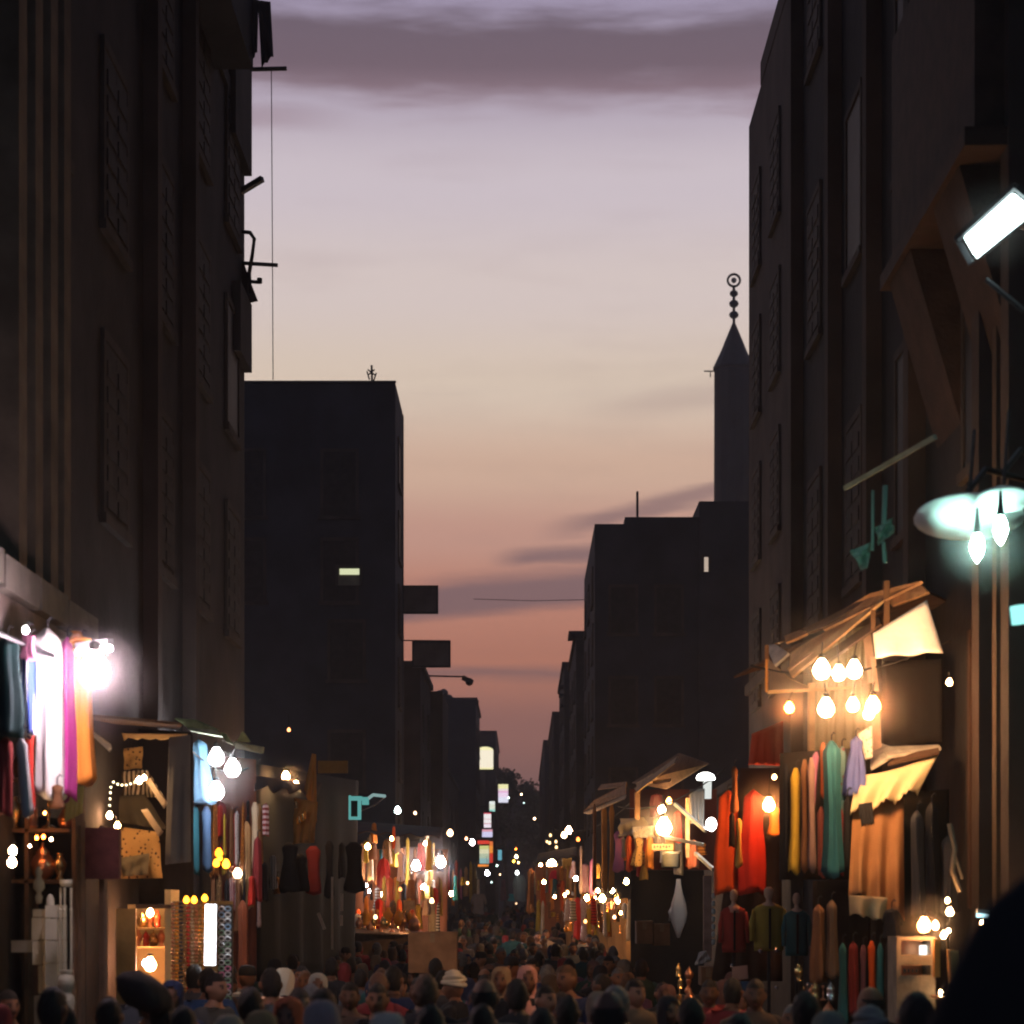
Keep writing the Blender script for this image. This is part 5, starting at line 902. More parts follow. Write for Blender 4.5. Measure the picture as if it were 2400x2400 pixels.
# ------------------------------------------------------------------ crowded goods in the far stalls
ORD_ = ['first','second','third','fourth','fifth','sixth','seventh','eighth','ninth','tenth','eleventh','twelfth','thirteenth','fourteenth','fifteenth','sixteenth','seventeenth','eighteenth','nineteenth','twentieth']
HOT = [('orange',ORA),('red',RED),('orange-red',ORD),('mustard',YEL),('cream',CRM),('tan',TAN),('brown',BRN),('maroon',MAR),('white',WHT),('teal',TEA),('pink',PNK),('golden',C('golden')),('black',BLK)]
def row(zone, x0, x1, n, y0, y1, d0, d1, seed, rowname, wts=(5,4,5,4,3,3,3,2,2,1,1,4,3)):
    q = random.Random(seed)
    for i in range(n):
        px = x0+(x1-x0)*(i+q.uniform(-.2,.2))/max(1,n-1); nm, m = q.choices(HOT, wts)[0]; wd = q.uniform(.45,1.7)*(x1-x0)/n
        a = y0+q.uniform(-20,24); b = y1+q.uniform(-32,20); kd = q.choice(('robe','dress','scarf','shirt','scarf'))
        if kd == 'shirt': b = a+(b-a)*.6
        garment(px-wd/2, a, px+wd/2, b, d0+(d1-d0)*i/n+q.uniform(-.4,.4), m, '%s %s hanging %s from the left, %s of %s' % (nm, kd, ORD_[i], rowname, zone), kd, sleeves=kd == 'shirt', hanger=False, grp='goods of '+zone, seed=seed*31+i, prints=True)
def glow(zone, pts, d, seed, s=260):  # extra bulbs put in to light the goods of the far stalls
    q = random.Random(seed)
    for i, (px, py, r_) in enumerate(sorted(pts)):
        bulb(px, py, d+q.uniform(-.5,.5), r_*q.uniform(.55,.95), q.choice(((1,.75,.5),(1,.6,.3),(1,.9,.8))), s if i % 3 == 0 else q.choice((3,5,9)), 'added warm bulb, %s from left among those strung over %s' % (ORD_[i], zone), 'added bulbs strung over '+zone, cord=q.randint(8,30))
Z1 = 'the blazing left stall'; Z2 = 'the left stall past the tarpaulin'; Z3 = 'the crimson stall on the right'; Z4 = 'the glittering right stall'; Z5 = 'the reddish near-left stall'; Z6 = 'the middle right stall'
row(Z1, 850, 1030, 13, 1968, 2058, 47, 50, 3, 'upper row'); row(Z1, 842, 1035, 14, 2062, 2128, 45.5, 47, 4, 'middle row'); row(Z1, 838, 1030, 13, 2120, 2190, 44.6, 45, 5, 'lower row')
glow(Z1, [(862,1985,7),(938,2085,8),(1012,2112,7),(880,2150,8),(960,2160,7)], 43.6, 6)
row(Z2, 1040, 1112, 8, 2030, 2105, 66, 76, 7, 'only row'); glow(Z2, [(1058,2095,6),(1096,2070,6)], 62, 8)
row(Z3, 1262, 1350, 10, 2045, 2118, 58, 55, 9, 'upper row'); row(Z3, 1262, 1345, 8, 2120, 2175, 57, 55, 10, 'lower row'); glow(Z3, [(1275,2068,6),(1330,2092,6)], 53.5, 11)
row(Z4, 1330, 1475, 13, 2120, 2190, 46.8, 46, 12, 'lower row'); row(Z4, 1345, 1402, 5, 2000, 2080, 50, 49, 13, 'upper row'); glow(Z4, [(1350,2060,7),(1372,2160,7),(1440,2150,7)], 44.8, 14)
row(Z5, 500, 622, 10, 1890, 2035, 25.0, 25.4, 15, 'upper row', (1,4,2,1,1,3,4,6,0,1,0,1,5)); row(Z5, 500, 620, 9, 2040, 2200, 24.8, 25.2, 16, 'lower row', (1,3,2,1,1,2,4,5,0,1,0,1,6))
row(Z6, 1450, 1645, 12, 1955, 2035, 41.6, 41.2, 17, 'back row')
drape('backing_cloth', Q((1255,2030,62),(1350,2030,60),(1350,2260,60),(1255,2260,62)), C('rust_back'), 'rust cloth closing the back of the crimson stall', 'cloth', amp=.06, k=6)
drape('stall_awning', Q((838,1925,50.5),(1040,1940,52),(1030,1962,47),(832,1950,46)), C('dark_awning', (.05,.03,.02)), 'dark sagging cloth awning over the blazing left stall', 'awning', amp=.04, k=4)
drape('stall_awning', Q((1262,2000,62),(1352,1985,58),(1352,2006,54),(1255,2022,57)), C('dark_awning'), 'dark cloth awning over the crimson stall', 'awning', amp=.04, k=4)
drape('stall_awning', Q((600,1818,28),(755,1835,32),(748,1862,30.5),(600,1846,26)), C('dark_awning'), 'dark cloth awning in the gap behind the two warm bulbs', 'awning', amp=.05, k=4)
for i, (px, py, rp, c_, lb) in enumerate(((1152,2068,5,COOL,'tiny bluish lamp low left of the smoky middle'),(1172,2050,4,WHITE,'tiny white lamp under the teal strip sign'),(1240,2072,4,WARM,'tiny warm lamp right of the sheer robe'),(1210,2118,5,WHITE,'tiny white lamp lowest in the smoky middle'),(1192,1870,4,COOL,'tiny bluish lamp in front of the far trees, left one'),(1222,1862,4,WHITE,'tiny white lamp in front of the far trees, right one'),(1228,1882,4,COOL,'tiny bluish lamp in front of the far trees, lower one'))):
    bulb(px, py, 96, rp*.8, c_, (1.5,4,12)[i % 3], lb, 'tiny lamps of the far street end', cord=8)
# unlit clutter on the dark left tarpaulin
row('the dark tarpaulin', 612, 830, 8, 1985, 2110, 28.3, 33, 18, 'only row', (0,0,0,1,0,1,4,3,0,0,0,0,8))
# housing and arms of the lamps at the right edge, sagging supply cables over the stalls
q = [P(2262,555,13.8), P(2378,455,13.4), P(2425,495,13.4), P(2290,605,13.8)]; k = MB()
qc = sum(q, Vector())/4; q = [qc+(v-qc)*1.2 for v in q]
for a, b in zip(q, q[1:]+q[:1]): k.beam(a+Vector((0,.05,.02)), b+Vector((0,.08,.04)), .03, .04)
k.build('housing', MD, fb)
for lamp, px, py, d in ((o, *a) for o, a in zip([o for o in COL.objects if o.name.startswith('enamel_lamp')], ((2270,1150,13.9),(2352,1105,13.6)))):
    k = MB(); k.tube([P(px, py, d), P(px+40, py-50, d+.4), Vector((RX-.2, d+1.2, P(0,py-70,d).z))], .022, 6); k.build('arm', MD, lamp)
def cable(a, b, sag, label):
    a = Vector(a); b = Vector(b); k = MB(); pts = [a.lerp(b, i/12)-Vector((0,0,sag*4*(i/12)*(1-i/12))) for i in range(13)]; k.tube(pts, .011, 5); k.thing('power_cable', MK, label, 'cable')
cable(P(1760,1560,21), P(2230,1500,19), .18, 'sagging black cable slung over the blazing bulbs of the right shop')
cable(P(1290,1940,52), P(1480,1880,44), .3, 'sagging cable from the crimson stall to the tilted awning')
cable(P(1450,1890,42), P(1700,1800,33), .25, 'sagging cable over the middle right stall')
cable(P(840,1935,49), P(1050,1945,52), .3, 'sagging cable along the awning of the blazing left stall')
cable(P(400,1700,22), P(610,1780,28), .3, 'sagging cable from the green awning to the two warm bulbs')
cable(P(600,1790,30), P(900,1870,45), .5, 'long sagging cable over the dark tarpaulin and the pair of white globes')
# ------------------------------------------------------------------ people
def skinned(chains, name, sub=2, rootv=0):
    # chains: list of lists of (x, y, z, rx[, ry]); the first vertex of later chains may be an int: index of a vertex to grow from
    vs = []; es = []; rs = []
    for ch in chains:
        prev = None
        for q in ch:
            if isinstance(q, int): prev = q; continue
            vs.append(q[:3]); rs.append((q[3], q[4] if len(q) > 4 else q[3])); i = len(vs)-1
            if prev is not None: es.append((prev, i))
            prev = i
    me = bpy.data.meshes.new(name+'_skeleton'); me.from_pydata(vs, es, []); o = bpy.data.objects.new(name, me); COL.objects.link(o)
    sk = o.modifiers.new('skin', 'SKIN')
    if not me.skin_vertices:
        bm = bmesh.new(); bm.from_mesh(me); bm.verts.layers.skin.verify(); bm.to_mesh(me); bm.free()
    for i, r in enumerate(rs): me.skin_vertices[0].data[i].radius = r; me.skin_vertices[0].data[i].use_root = (i == rootv)
    sk.use_smooth_shade = True; sb = o.modifiers.new('sub', 'SUBSURF'); sb.levels = sub; sb.render_levels = sub
    dg = bpy.context.evaluated_depsgraph_get(); dg.update(); m2 = bpy.data.meshes.new_from_object(o.evaluated_get(dg))
    bpy.data.objects.remove(o); bpy.data.meshes.remove(me); m2.name = name; return m2
def head_verts(c, turn=0, tilt=0, nu=26, nv=20):
    g = lambda t, s: math.exp(-(t/s)**2); vs = []; fs = []; mi = []
    for j in range(nv+1):
        th = math.pi*j/nv
        for i in range(nu):
            a = 2*math.pi*i/nu; x = math.sin(th)*math.sin(a); y = math.sin(th)*math.cos(a); z = math.cos(th)
            fx = max(0, y); X = x*.073; Y = y*.092; Z = z*.118
            if z < 0: X *= 1-.30*z*z*(1+.3*fx); Y *= 1-.10*z*z+(.06*fx)
            if y > 0: Y -= .006*g(z-.05, .25)*(g(abs(x)-.38, .16)); Y += .005*g(z-.28, .12)*g(x, .6)
            if y > .3:
                Y += .026*g(x, .13)*g(z+.18, .17)+.010*g(x, .11)*g(z-.03, .18); Y += .006*g(x, .25)*g(z+.50, .05)+.005*g(x, .22)*g(z+.60, .05); Y -= .004*g(x, .3)*g(z+.55, .03); Y += .008*g(x, .25)*g(z+.82, .1)
            if z < -.3 and y < 0: Y *= 1-.25*(-z-.3)
            for sgn in (-1, 1):
                if sgn*x > .8 and abs(z+.02) < .28 and abs(y+.05) < .35: X += sgn*.016; Y -= .006
            vs.append(Vector((X, Y, Z)))
    for j in range(nv):
        for i in range(nu):
            fs.append((j*nu+i, (j+1)*nu+i, (j+1)*nu+(i+1)%nu, j*nu+(i+1)%nu))
            th = math.pi*(j+.5)/nv; a = 2*math.pi*(i+.5)/nu; x = math.sin(th)*math.sin(a); y = math.sin(th)*math.cos(a); z = math.cos(th)
            m = 0
            if y > .5 and abs(abs(x)-.38) < .13 and abs(z-.03) < .07: m = 1
            if y > .5 and abs(abs(x)-.38) < .2 and abs(z-.22) < .07: m = 1
            if y > .6 and abs(x) < .26 and abs(z+.55) < .085: m = 2
            mi.append(m)
    Rm = Matrix.Rotation(R(turn), 3, 'Z')@Matrix.Rotation(R(tilt), 3, 'X')
    return [Vector(c)+Rm@v for v in vs], fs, mi, Rm
SKIN = [M('skin_tan', (.24,.105,.055), .6, var=.1, sc=8, bump=.1), M('skin_brown', (.15,.07,.04), .6, var=.1, sc=8, bump=.1), M('skin_light', (.30,.15,.09), .6, var=.1, sc=8, bump=.1)]
EYE = M('dark_eye_and_brow', (.09,.045,.03), .5, bump=0); LIP = M('lips', (.35,.12,.09), .5, bump=0); HAIR = M('black_hair', (.018,.013,.01), .55, sc=30, bump=.6)
HAIRB = M('brown_hair', (.12,.06,.03), .55, sc=30, bump=.6); HAIRG = M('grey_hair', (.16,.15,.14), .6, sc=30, bump=.6)
HC = (0, .02, 1.625)
def body_mesh(pose, turn, tilt=0):
    w_ = .16 if pose == 'walk' else .02; ch = []
    ch.append([(0,0,.96,.135,.10),(0,0,1.12,.12,.085),(0,-.005,1.30,.145,.10),(0,-.01,1.43,.10,.075),(0,.0,1.50,.052),(0,.015,1.58,.050)])
    n = 6
    for s in (-1, 1):
        k = s*w_; ch.append([0, (s*.09,0,.90,.09),(s*.10,k*.7+.03,.50,.056),(s*.10,k*1.0-.10*(k < 0)-.02,.09+.04*(k < 0),.04),(s*.11,k*1.0-.02,.035+.03*(k < 0),.036),(s*.12,k*1.0+.11,.03,.03)]); n += 5
    fing = []
    for s in (-1, 1):
        k = -s*w_*.8; bent = pose == 'carry'
        if bent: arm = [(s*.17,-.01,1.42,.055),(s*.24,.02,1.30,.042),(s*.22,.20,1.48,.034),(s*.20,.19,1.62,.026),(s*.19,.17,1.68,.03,.014)]
        else: arm = [(s*.17,-.01,1.42,.055),(s*.225,k*.4-.02,1.15,.042),(s*.235,k+.03,.95,.032),(s*.235,k+.05,.90,.025),(s*.235,k+.06,.85,.03,.014)]
        ch.append([2]+arm if False else [3]+arm); base = n+4; n += 5
        p = Vector(arm[-1][:3]); up = 1 if bent else -1
        for f in range(4):
            L_ = (.068,.078,.072,.056)[f]; y0 = (f-1.5)*.016
            ch.append([base, (p.x, p.y+y0, p.z+up*.035, .009), (p.x-s*.004, p.y+y0+.004, p.z+up*(.035+L_*.5), .008), (p.x-s*.018, p.y+y0+.004, p.z+up*(.035+L_*.9), .007)]); n += 3
        ch.append([base, (p.x-s*.008, p.y+.034, p.z+up*.002, .010), (p.x-s*.016, p.y+.048, p.z+up*.03, .009)]); n += 2
    m = skinned(ch, 'person_body', 1)
    hv, hf, hm, Rm = head_verts(HC, turn, tilt); bv = [v.co.copy() for v in m.vertices]; bf = [tuple(p.vertices) for p in m.polygons]; o = len(bv)
    me = bpy.data.meshes.new('person'); me.from_pydata([tuple(v) for v in bv+hv], [], bf+[tuple(i+o for i in f) for f in hf])
    for x in (SKIN[0], EYE, LIP): me.materials.append(x)
    me.polygons.foreach_set('material_index', [0]*len(bf)+hm); me.polygons.foreach_set('use_smooth', [True]*len(me.polygons)); bpy.data.meshes.remove(m)
    return me, Rm
def wear(name, mesh_or_mb, mat, par, smooth=True):
    if isinstance(mesh_or_mb, MB):
        me = bpy.data.meshes.new(name); me.from_pydata([tuple(v) for v in mesh_or_mb.v], [], mesh_or_mb.f)
    else: me = mesh_or_mb
    if not me.materials: me.materials.append(mat)
    me.polygons.foreach_set('use_smooth', [True]*len(me.polygons))
    o = bpy.data.objects.new(name, me); COL.objects.link(o); o.parent = par; return o
def jacket(pose):
    w_ = .16 if pose == 'walk' else .02; ch = [[(0,0,.86,.175,.125),(0,0,.98,.165,.12),(0,0,1.15,.155,.115),(0,-.005,1.32,.175,.125),(0,-.01,1.44,.12,.09),(0,.0,1.50,.07)]]
    for s in (-1, 1):
        k = -s*w_*.8
        if pose == 'carry': ch.append([3,(s*.18,-.01,1.42,.075),(s*.255,.02,1.29,.062),(s*.225,.20,1.47,.048),(s*.205,.19,1.58,.042)])
        else: ch.append([3,(s*.18,-.01,1.42,.075),(s*.24,k*.4-.02,1.15,.062),(s*.245,k+.02,.98,.052),(s*.24,k+.03,.94,.048)])
    return skinned(ch, 'jacket', 1)
def trousers(pose):
    w_ = .16 if pose == 'walk' else .02; ch = [[(0,0,.98,.15,.115),(0,0,.90,.155,.12)]]
    for s in (-1, 1):
        k = s*w_; ch.append([1,(s*.095,0,.82,.105),(s*.10,k*.7+.03,.50,.078),(s*.10,k-.10*(k < 0)-.02,.13+.04*(k < 0),.066)])
    return skinned(ch, 'trousers', 1)
def robe_(pose, wide=1.0):
    mb = MB(); n = 24; fo = lambda a, t: (1-t)*.07*math.sin(6*a)+.02*math.sin(4*a+1)*(1-t)
    mb.lathe((0,0,.07), [(.27*wide,0),(.27*wide,.02),(.235*wide,.35),(.21,.7),(.19,.88),(.185,1.02),(.19,1.18),(.205,1.28),(.20,1.345),(.15,1.40),(.075,1.435),(.06,1.45)], n, 1, .74, fold=fo)
    for s in (-1, 1):
        k = -s*(.12 if pose == 'walk' else .01)
        if pose == 'carry': mb.tube([(s*.12,-.01,1.42),(s*.19,-.01,1.40),(s*.255,.03,1.28),(s*.225,.20,1.46),(s*.205,.19,1.60)], [.07,.078,.07,.06,.066], 12)
        else: mb.tube([(s*.12,-.01,1.43),(s*.19,-.01,1.40),(s*.235,k*.4-.01,1.2),(s*.255,k+.01,1.0),(s*.262,k+.03,.90)], [.06,.078,.07,.07,.082], 12)
    return mb
def headwear(kind, Rm):
    mb = MB(); c = Vector(HC)
    if kind in ('hair', 'hair_brown', 'hair_grey', 'bald'):
        nu, nv = 24, 14; off = len(mb.v); vs = []; fs = []
        for j in range(nv+1):
            th = math.pi*.80*j/nv
            for i in range(nu):
                a = 2*math.pi*i/nu; x = math.sin(th)*math.sin(a); y = math.sin(th)*math.cos(a); z = math.cos(th); w1 = 1.0+.035*math.sin(9*a+th*3)*math.sin(5*th)+.03*math.sin(17*a+9*th)*math.sin(th)+.03*math.sin(3*a+1)
                vs.append(Vector((x*.080*w1*(1-.1*max(0,-z)), y*.099*w1-.004, z*.126*w1+.003)))
        for j in range(nv):
            for i in range(nu):
                th = math.pi*.80*(j+.5)/nv; a = 2*math.pi*(i+.5)/nu; y = math.sin(th)*math.cos(a); z = math.cos(th)
                lim = .48 if y > .25 else (-.05 if y > -.15 else -.75)
                if kind == 'bald': ok = z < .35 and z > -.6 and y < .0
                else: ok = z > lim
                if ok: fs.append((j*nu+i, (j+1)*nu+i, (j+1)*nu+(i+1)%nu, j*nu+(i+1)%nu))
        us = sorted({i for f in fs for i in f}); ix = {v: i for i, v in enumerate(us)}; mb.add([vs[i] for i in us], [tuple(ix[i] for i in f) for f in fs])
    elif kind == 'hijab':
        nu, nv = 44, 18; vs = []; fs = []; r0 = random.Random(7)
        prof = [(.004,.135),(.04,.131),(.066,.115),(.084,.09),(.091,.065),(.095,.04),(.097,.015),(.097,-.01),(.095,-.035),(.092,-.06),(.088,-.085),(.086,-.105),(.09,-.13),(.12,-.16),(.165,-.20),(.20,-.25),(.205,-.32)]
        for r_, z in prof:
            for i in range(nu):
                a = 2*math.pi*i/nu; f = 1+.035*math.sin(5*a+z*30)+.03*math.sin(3*a-z*22+1)+(.07*math.sin(8*a) if z < -.13 else .012*math.sin(13*a+z*40)); vs.append(Vector((math.sin(a)*r_*f*.92, math.cos(a)*r_*f*(1.06 if z > -.12 else .85)-.006, z)))
        for j in range(len(prof)-1):
            for i in range(nu):
                a = 2*math.pi*(i+.5)/nu; z = (prof[j][1]+prof[j+1][1])/2
                if (math.atan2(math.sin(a), math.cos(a))/.70)**2+((z+.02)/.105)**2 < 1: continue
                fs.append((j*nu+i, (j+1)*nu+i, (j+1)*nu+(i+1)%nu, j*nu+(i+1)%nu))
        mb.add(vs, fs)
    elif kind == 'turban':
        for k in range(4):
            zz_ = .045+k*.026; rr = .098-.008*k*k*.5; t = (-1)**k*.12
            pts = [Vector((math.sin(a)*rr*.9, math.cos(a)*rr*1.05-.004, zz_+t*.12*math.cos(a+k))) for a in [i*2*math.pi/18 for i in range(19)]]; mb.tube(pts, .020, 7, caps=False)
        mb.lathe((0,0,.06), [(.085,0),(.08,.06),(.05,.10),(.01,.115)], 14)
    elif kind == 'cap':
        mb.lathe((0,-.002,.035), [(.085,0),(.088,.02),(.082,.07),(.06,.10),(.005,.108)], 18, .95, 1.12)
    for v in mb.v: v[:] = (c+Rm@v)[:]
    return mb
PROT = {}
def proto(outfit, head, pose, turn=0, tilt=0):
    key = (outfit, head, pose, turn, tilt)
    if key in PROT: return PROT[key], False
    bkey = (pose, turn, tilt)
    if bkey not in PROT: PROT[bkey] = body_mesh(*bkey)
    me, Rm = PROT[bkey]
    o = bpy.data.objects.new('person', me); COL.objects.link(o)
    if outfit == 'jacket':
        for nm, fn in (('jacket', jacket), ('trousers', trousers)):
            if (nm, pose) not in PROT: PROT[(nm, pose)] = fn(pose)
            wear(nm, PROT[(nm, pose)], NAV, o)
    else:
        if ('robe', pose, outfit) not in PROT:
            q = wear('robe', robe_(pose, 1.15 if outfit == 'dress' else 1), NAV, o); PROT[('robe', pose, outfit)] = q.data
        else: wear('robe', PROT[('robe', pose, outfit)], NAV, o)
    nm = {'hair':'hair','hair_brown':'hair','hair_grey':'hair','bald':'hair','hijab':'headscarf','turban':'turban','cap':'cap'}[head]
    wear(nm, headwear(head, Rm), HAIR, o)
    PROT[key] = o; return o, True
def setm(o, m, i=0):
    o.material_slots[i].link = 'OBJECT'; o.material_slots[i].material = m
def person(px, py, d, face, outfit, head, top, headm, label, pose='walk', turn=0, tilt=0, skin=0, low=None, hmax=1.80, hmin=1.45, grp='people in the street crowd'):
    src, new = proto(outfit, head, pose, turn, tilt); o = src if new else copy_tree(src)
    gz = ground_z(d); ht = min(hmax, max(hmin, P(px, py, d).z-gz)); s = ht/1.76
    o.location = (P(px, py, d).x, d, gz); o.rotation_euler.z = R(face); o.scale = (s*1.02, s*1.02, s); tag(o, label, 'person', grp); setm(o, SKIN[skin])
    for ch in o.children:
        b = ch.name.split('.')[0]
        if b in ('jacket', 'robe'): setm(ch, top)
        elif b == 'trousers': setm(ch, low or NAV)
        else: setm(ch, headm)
    return o
USED = set(); SPOTS = []
def hero(px, py, d, *a, **k): SPOTS.append((P(px, py, d).x, d)); return person(px, py, d, *a, **k)
MAUV = C('mauve_cream', (.30,.22,.19)); OCH = C('ochre_scarf', (.33,.20,.08)); CRS = C('cream_scarf', (.66,.58,.45)); PKS = C('pink_scarf', (.62,.30,.24)); ORS = C('orange_red_scarf', (.6,.12,.04))
hero(20, 2318, 15, 190, 'jacket', 'hair', MAR, HAIR, 'person with orange-lit face and dark red jacket at the bottom left corner', turn=30)
hero(352, 2312, 14.5, 200, 'jacket', 'hair', C('khaki_coat', (.22,.18,.10)), HAIR, 'orange-faced person in a khaki collar below the dark bundle', turn=35)
hero(488, 2266, 18.5, 10, 'jacket', 'hair', C('blue_jacket', (.03,.07,.17)), HAIR, 'black-haired man seen from behind in a blue jacket by the trinket tray')
hero(668, 2268, 20, 75, 'dress', 'hijab', BLK, CRS, 'woman in a bright cream headscarf facing left, left of the orange face')
hero(707, 2262, 24, 180, 'jacket', 'hair', MAR, HAIR, 'person whose small orange-lit face shows beside the bright cream headscarf')
hero(745, 2280, 19, 185, 'dress', 'hijab', C('grey_brown', (.12,.09,.07)), C('grey_cream_scarf', (.42,.40,.33)), 'woman in a grey-cream headscarf looking towards the camera')
hero(678, 2336, 12, 170, 'dress', 'hijab', BRN, ORS, 'woman in an orange-red headscarf below the cream headscarf', tilt=5)
hero(755, 2343, 10, 5, 'dress', 'hijab', C('dusty_coat', (.2,.16,.14)), MAUV, 'woman in a large mauve-cream headscarf, biggest head at the bottom centre-left')
hero(907, 2376, 9.6, 0, 'robe', 'cap', TAN, C('cream_cap', (.55,.45,.32)), 'person in a pale cream cap cut by the bottom edge, right of the mauve-cream headscarf')
hero(535, 2378, 11, 0, 'dress', 'hijab', BRN, C('tan_scarf', (.40,.29,.17)), 'woman in a tan headscarf at the bottom edge under the blue jacket man', )
hero(615, 2368, 10.4, 20, 'dress', 'hijab', BRN, OCH, 'woman in an ochre headscarf left of the mauve-cream one at the bottom edge')
hero(820, 2300, 17, 178, 'jacket', 'hair', C('brown_jacket', (.10,.06,.04)), HAIR, 'brown-faced man in a brown jacket looking at the camera, below the tarpaulin', skin=1)
hero(888, 2303, 15.5, 150, 'jacket', 'hair', BLK, HAIR, 'man in black whose cheek glows orange, right of the brown-faced man', turn=25)
hero(1068, 2282, 19, 70, 'robe', 'turban', BLK, C('bright_turban', (.75,.62,.42)), 'man in a bright cream turban in front of the carried carton')
hero(1021, 2236, 24, 5, 'jacket', 'hair', BLK, HAIR, 'dark-haired person in front of the big carried carton')
hero(1176, 2264, 19.5, 170, 'dress', 'hijab', BLK, C('brown_scarf', (.34,.22,.12)), 'woman in a brown headscarf left of the pink headscarf')
hero(1234, 2262, 19, 190, 'dress', 'hijab', BLK, PKS, 'woman in a pink headscarf near the middle of the street')
hero(1330, 2226, 19, 155, 'jacket', 'hair_brown', NAV, HAIRB, 'tall brown-haired man in a dark navy jacket, lit cheek, right of centre', turn=-20)
hero(1424, 2314, 10, -15, 'jacket', 'bald', C('pale_green_shirt', (.26,.42,.30)), HAIR, 'large bald man from behind in a pale green shirt, bottom right of centre', skin=1, turn=10)
hero(1856, 2352, 15, 180, 'robe', 'hair_grey', BRN, HAIRG, 'grey-haired man facing the camera low at the right', turn=-10)
hero(1945, 2368, 10.2, 0, 'dress', 'hijab', DTE, C('grey_green_scarf', (.20,.20,.14)), 'woman in a grey-green headscarf at the bottom edge right of the grey-haired man')
hero(2150, 2296, 9.2, 0, 'jacket', 'hair', NAV, HAIR, 'large dark-haired head and shoulders at the lower right in front of the cabinet')
hero(1330, 2330, 13.5, 0, 'jacket', 'hair', BLK, HAIR, 'man in black seen from behind between the centre and the big bald man')
hero(1270, 2360, 11.5, 5, 'jacket', 'hair', NAV, HAIR, 'dark navy-jacketed man at the bottom edge under the tall brown-haired man')
hero(1130, 2350, 12, -5, 'jacket', 'hair', BLK, HAIR, 'man in black cut off low in the bottom centre')
hero(1010, 2352, 11.2, 5, 'robe', 'hair', C('dark_robe', (.03,.03,.04)), HAIR, 'dark-robed man from behind at the bottom edge below the carton')
hero(150, 2352, 12.5, 10, 'jacket', 'hair', C('brown_jacket'), HAIR, 'man in a brown jacket at the bottom left in front of the turned column')
hero(255, 2335, 12.6, -5, 'jacket', 'hair', BLK, HAIR, 'man in black from behind left of the khaki collar person')
hero(430, 2355, 12.0, 0, 'jacket', 'hair', NAV, HAIR, 'man in navy from behind at the bottom edge left of the tan headscarf')
hero(1620, 2335, 12.5, 0, 'jacket', 'hair', BLK, HAIR, 'man in black from behind, right of the pale green shirt')
hero(1735, 2372, 10.5, 8, 'jacket', 'hair', BLK, HAIR, 'man in black at the bottom edge in front of the jeans')
hero(2040, 2372, 10.8, 0, 'robe', 'turban', BLK, C('dim_turban', (.22,.2,.17)), 'man in a dim turban at the bottom edge left of the large dark head')
# carried carton, and its carrier
hero(1010, 2215, 27.2, 0, 'robe', 'hair', BRN, HAIR, 'porter in brown holding the big brown carton at head height', pose='carry', hmin=1.7)
carton(957, 2186, 1070, 2280, 25.9, 'big brown carton carried through the crowd', t=.5, grp=None)
# dark bundle and dark mass
k = MB(); k.lathe(P(338,2322,13.2), [(.10,-.12),(.15,-.05),(.155,.02),(.12,.07),(.06,.10),(.01,.11)], 30, 1.05, 1.0, fold=lambda a,t: .07*math.sin(4*a+t*2)+.04*math.sin(9*a+3*t))
for v in k.v: v.z -= .35*(v.x-P(338,0,13.2).x)
k.thing('cloth_bundle', C('dark_brown_bundle', (.05,.035,.03)), 'large rounded dark brown bundle above the khaki collar person', 'bundle', smooth=True)
k = MB(); hx = P(2560,0,4.2).x; hp = lambda a, t: (.07*math.sin(3*a+t*5)+.05*math.sin(7*a+1+t*3))
k.lathe((hx,4.2,0), [(.46,0),(.47,.6),(.46,1.2),(.42,1.6),(.385,1.78),(.34,1.92),(.28,2.03),(.235,2.10),(.19,2.16),(.13,2.21),(.06,2.24),(.01,2.25)], 40, 1, .8, fold=hp)
k.thing('covered_heap', C('near_black_cover', (.009,.009,.010)), 'tall near-black mass of guessed shape, blurred at the bottom right corner', 'cover', smooth=True)  # draped form is a guess for an unreadable dark mass
# ---- the crowd
LAND = [(0,'the leftmost shop'),(110,'the white stone pier'),(200,'the turned column'),(290,'the ochre side board'),(350,'the amber window lamp'),(430,'the bead curtains'),(495,'the upright tube lamp'),(570,'the tan robe'),(660,'the left tarpaulin'),(778,'the thin pale pole'),(850,'the counter end'),(925,'the blazing stall'),(985,'the salmon robe'),(1035,'the right blazing lamp'),
        (1090,'the turquoise robe'),(1137,'the red-framed sign'),(1180,'the pink banded sign'),(1220,'the smoky middle'),(1262,'the brown far robe'),(1302,'the crimson dress'),(1350,'the white narrow cloth'),(1410,'the orange strips'),(1450,'the glittering stall'),(1520,'the two cartons'),(1590,'the pale dress'),(1658,'the pinkish post'),(1715,'the dark red coat'),(1800,'the olive coat'),(1865,'the teal coat'),(1960,'the lower rail robes'),(2050,'the brown drape'),(2150,'the white cabinet'),(2240,'the tan bag'),(2340,'the drainpipe')]
TOPS = [('black',BLK),('navy',NAV),('black',BLK),('charcoal',C('charcoal')),('dark brown',C('brown_jacket')),('maroon',MAR),('dark green',C('bottle_green', (.02,.045,.03))),('slate',C('slate', (.07,.08,.10))),('dusty brown',C('dusty_coat')),('dark teal',DTE),('grey',C('mid_grey', (.07,.07,.07))),('plum',C('plum')),('tan',C('dull_tan', (.12,.08,.05)))]
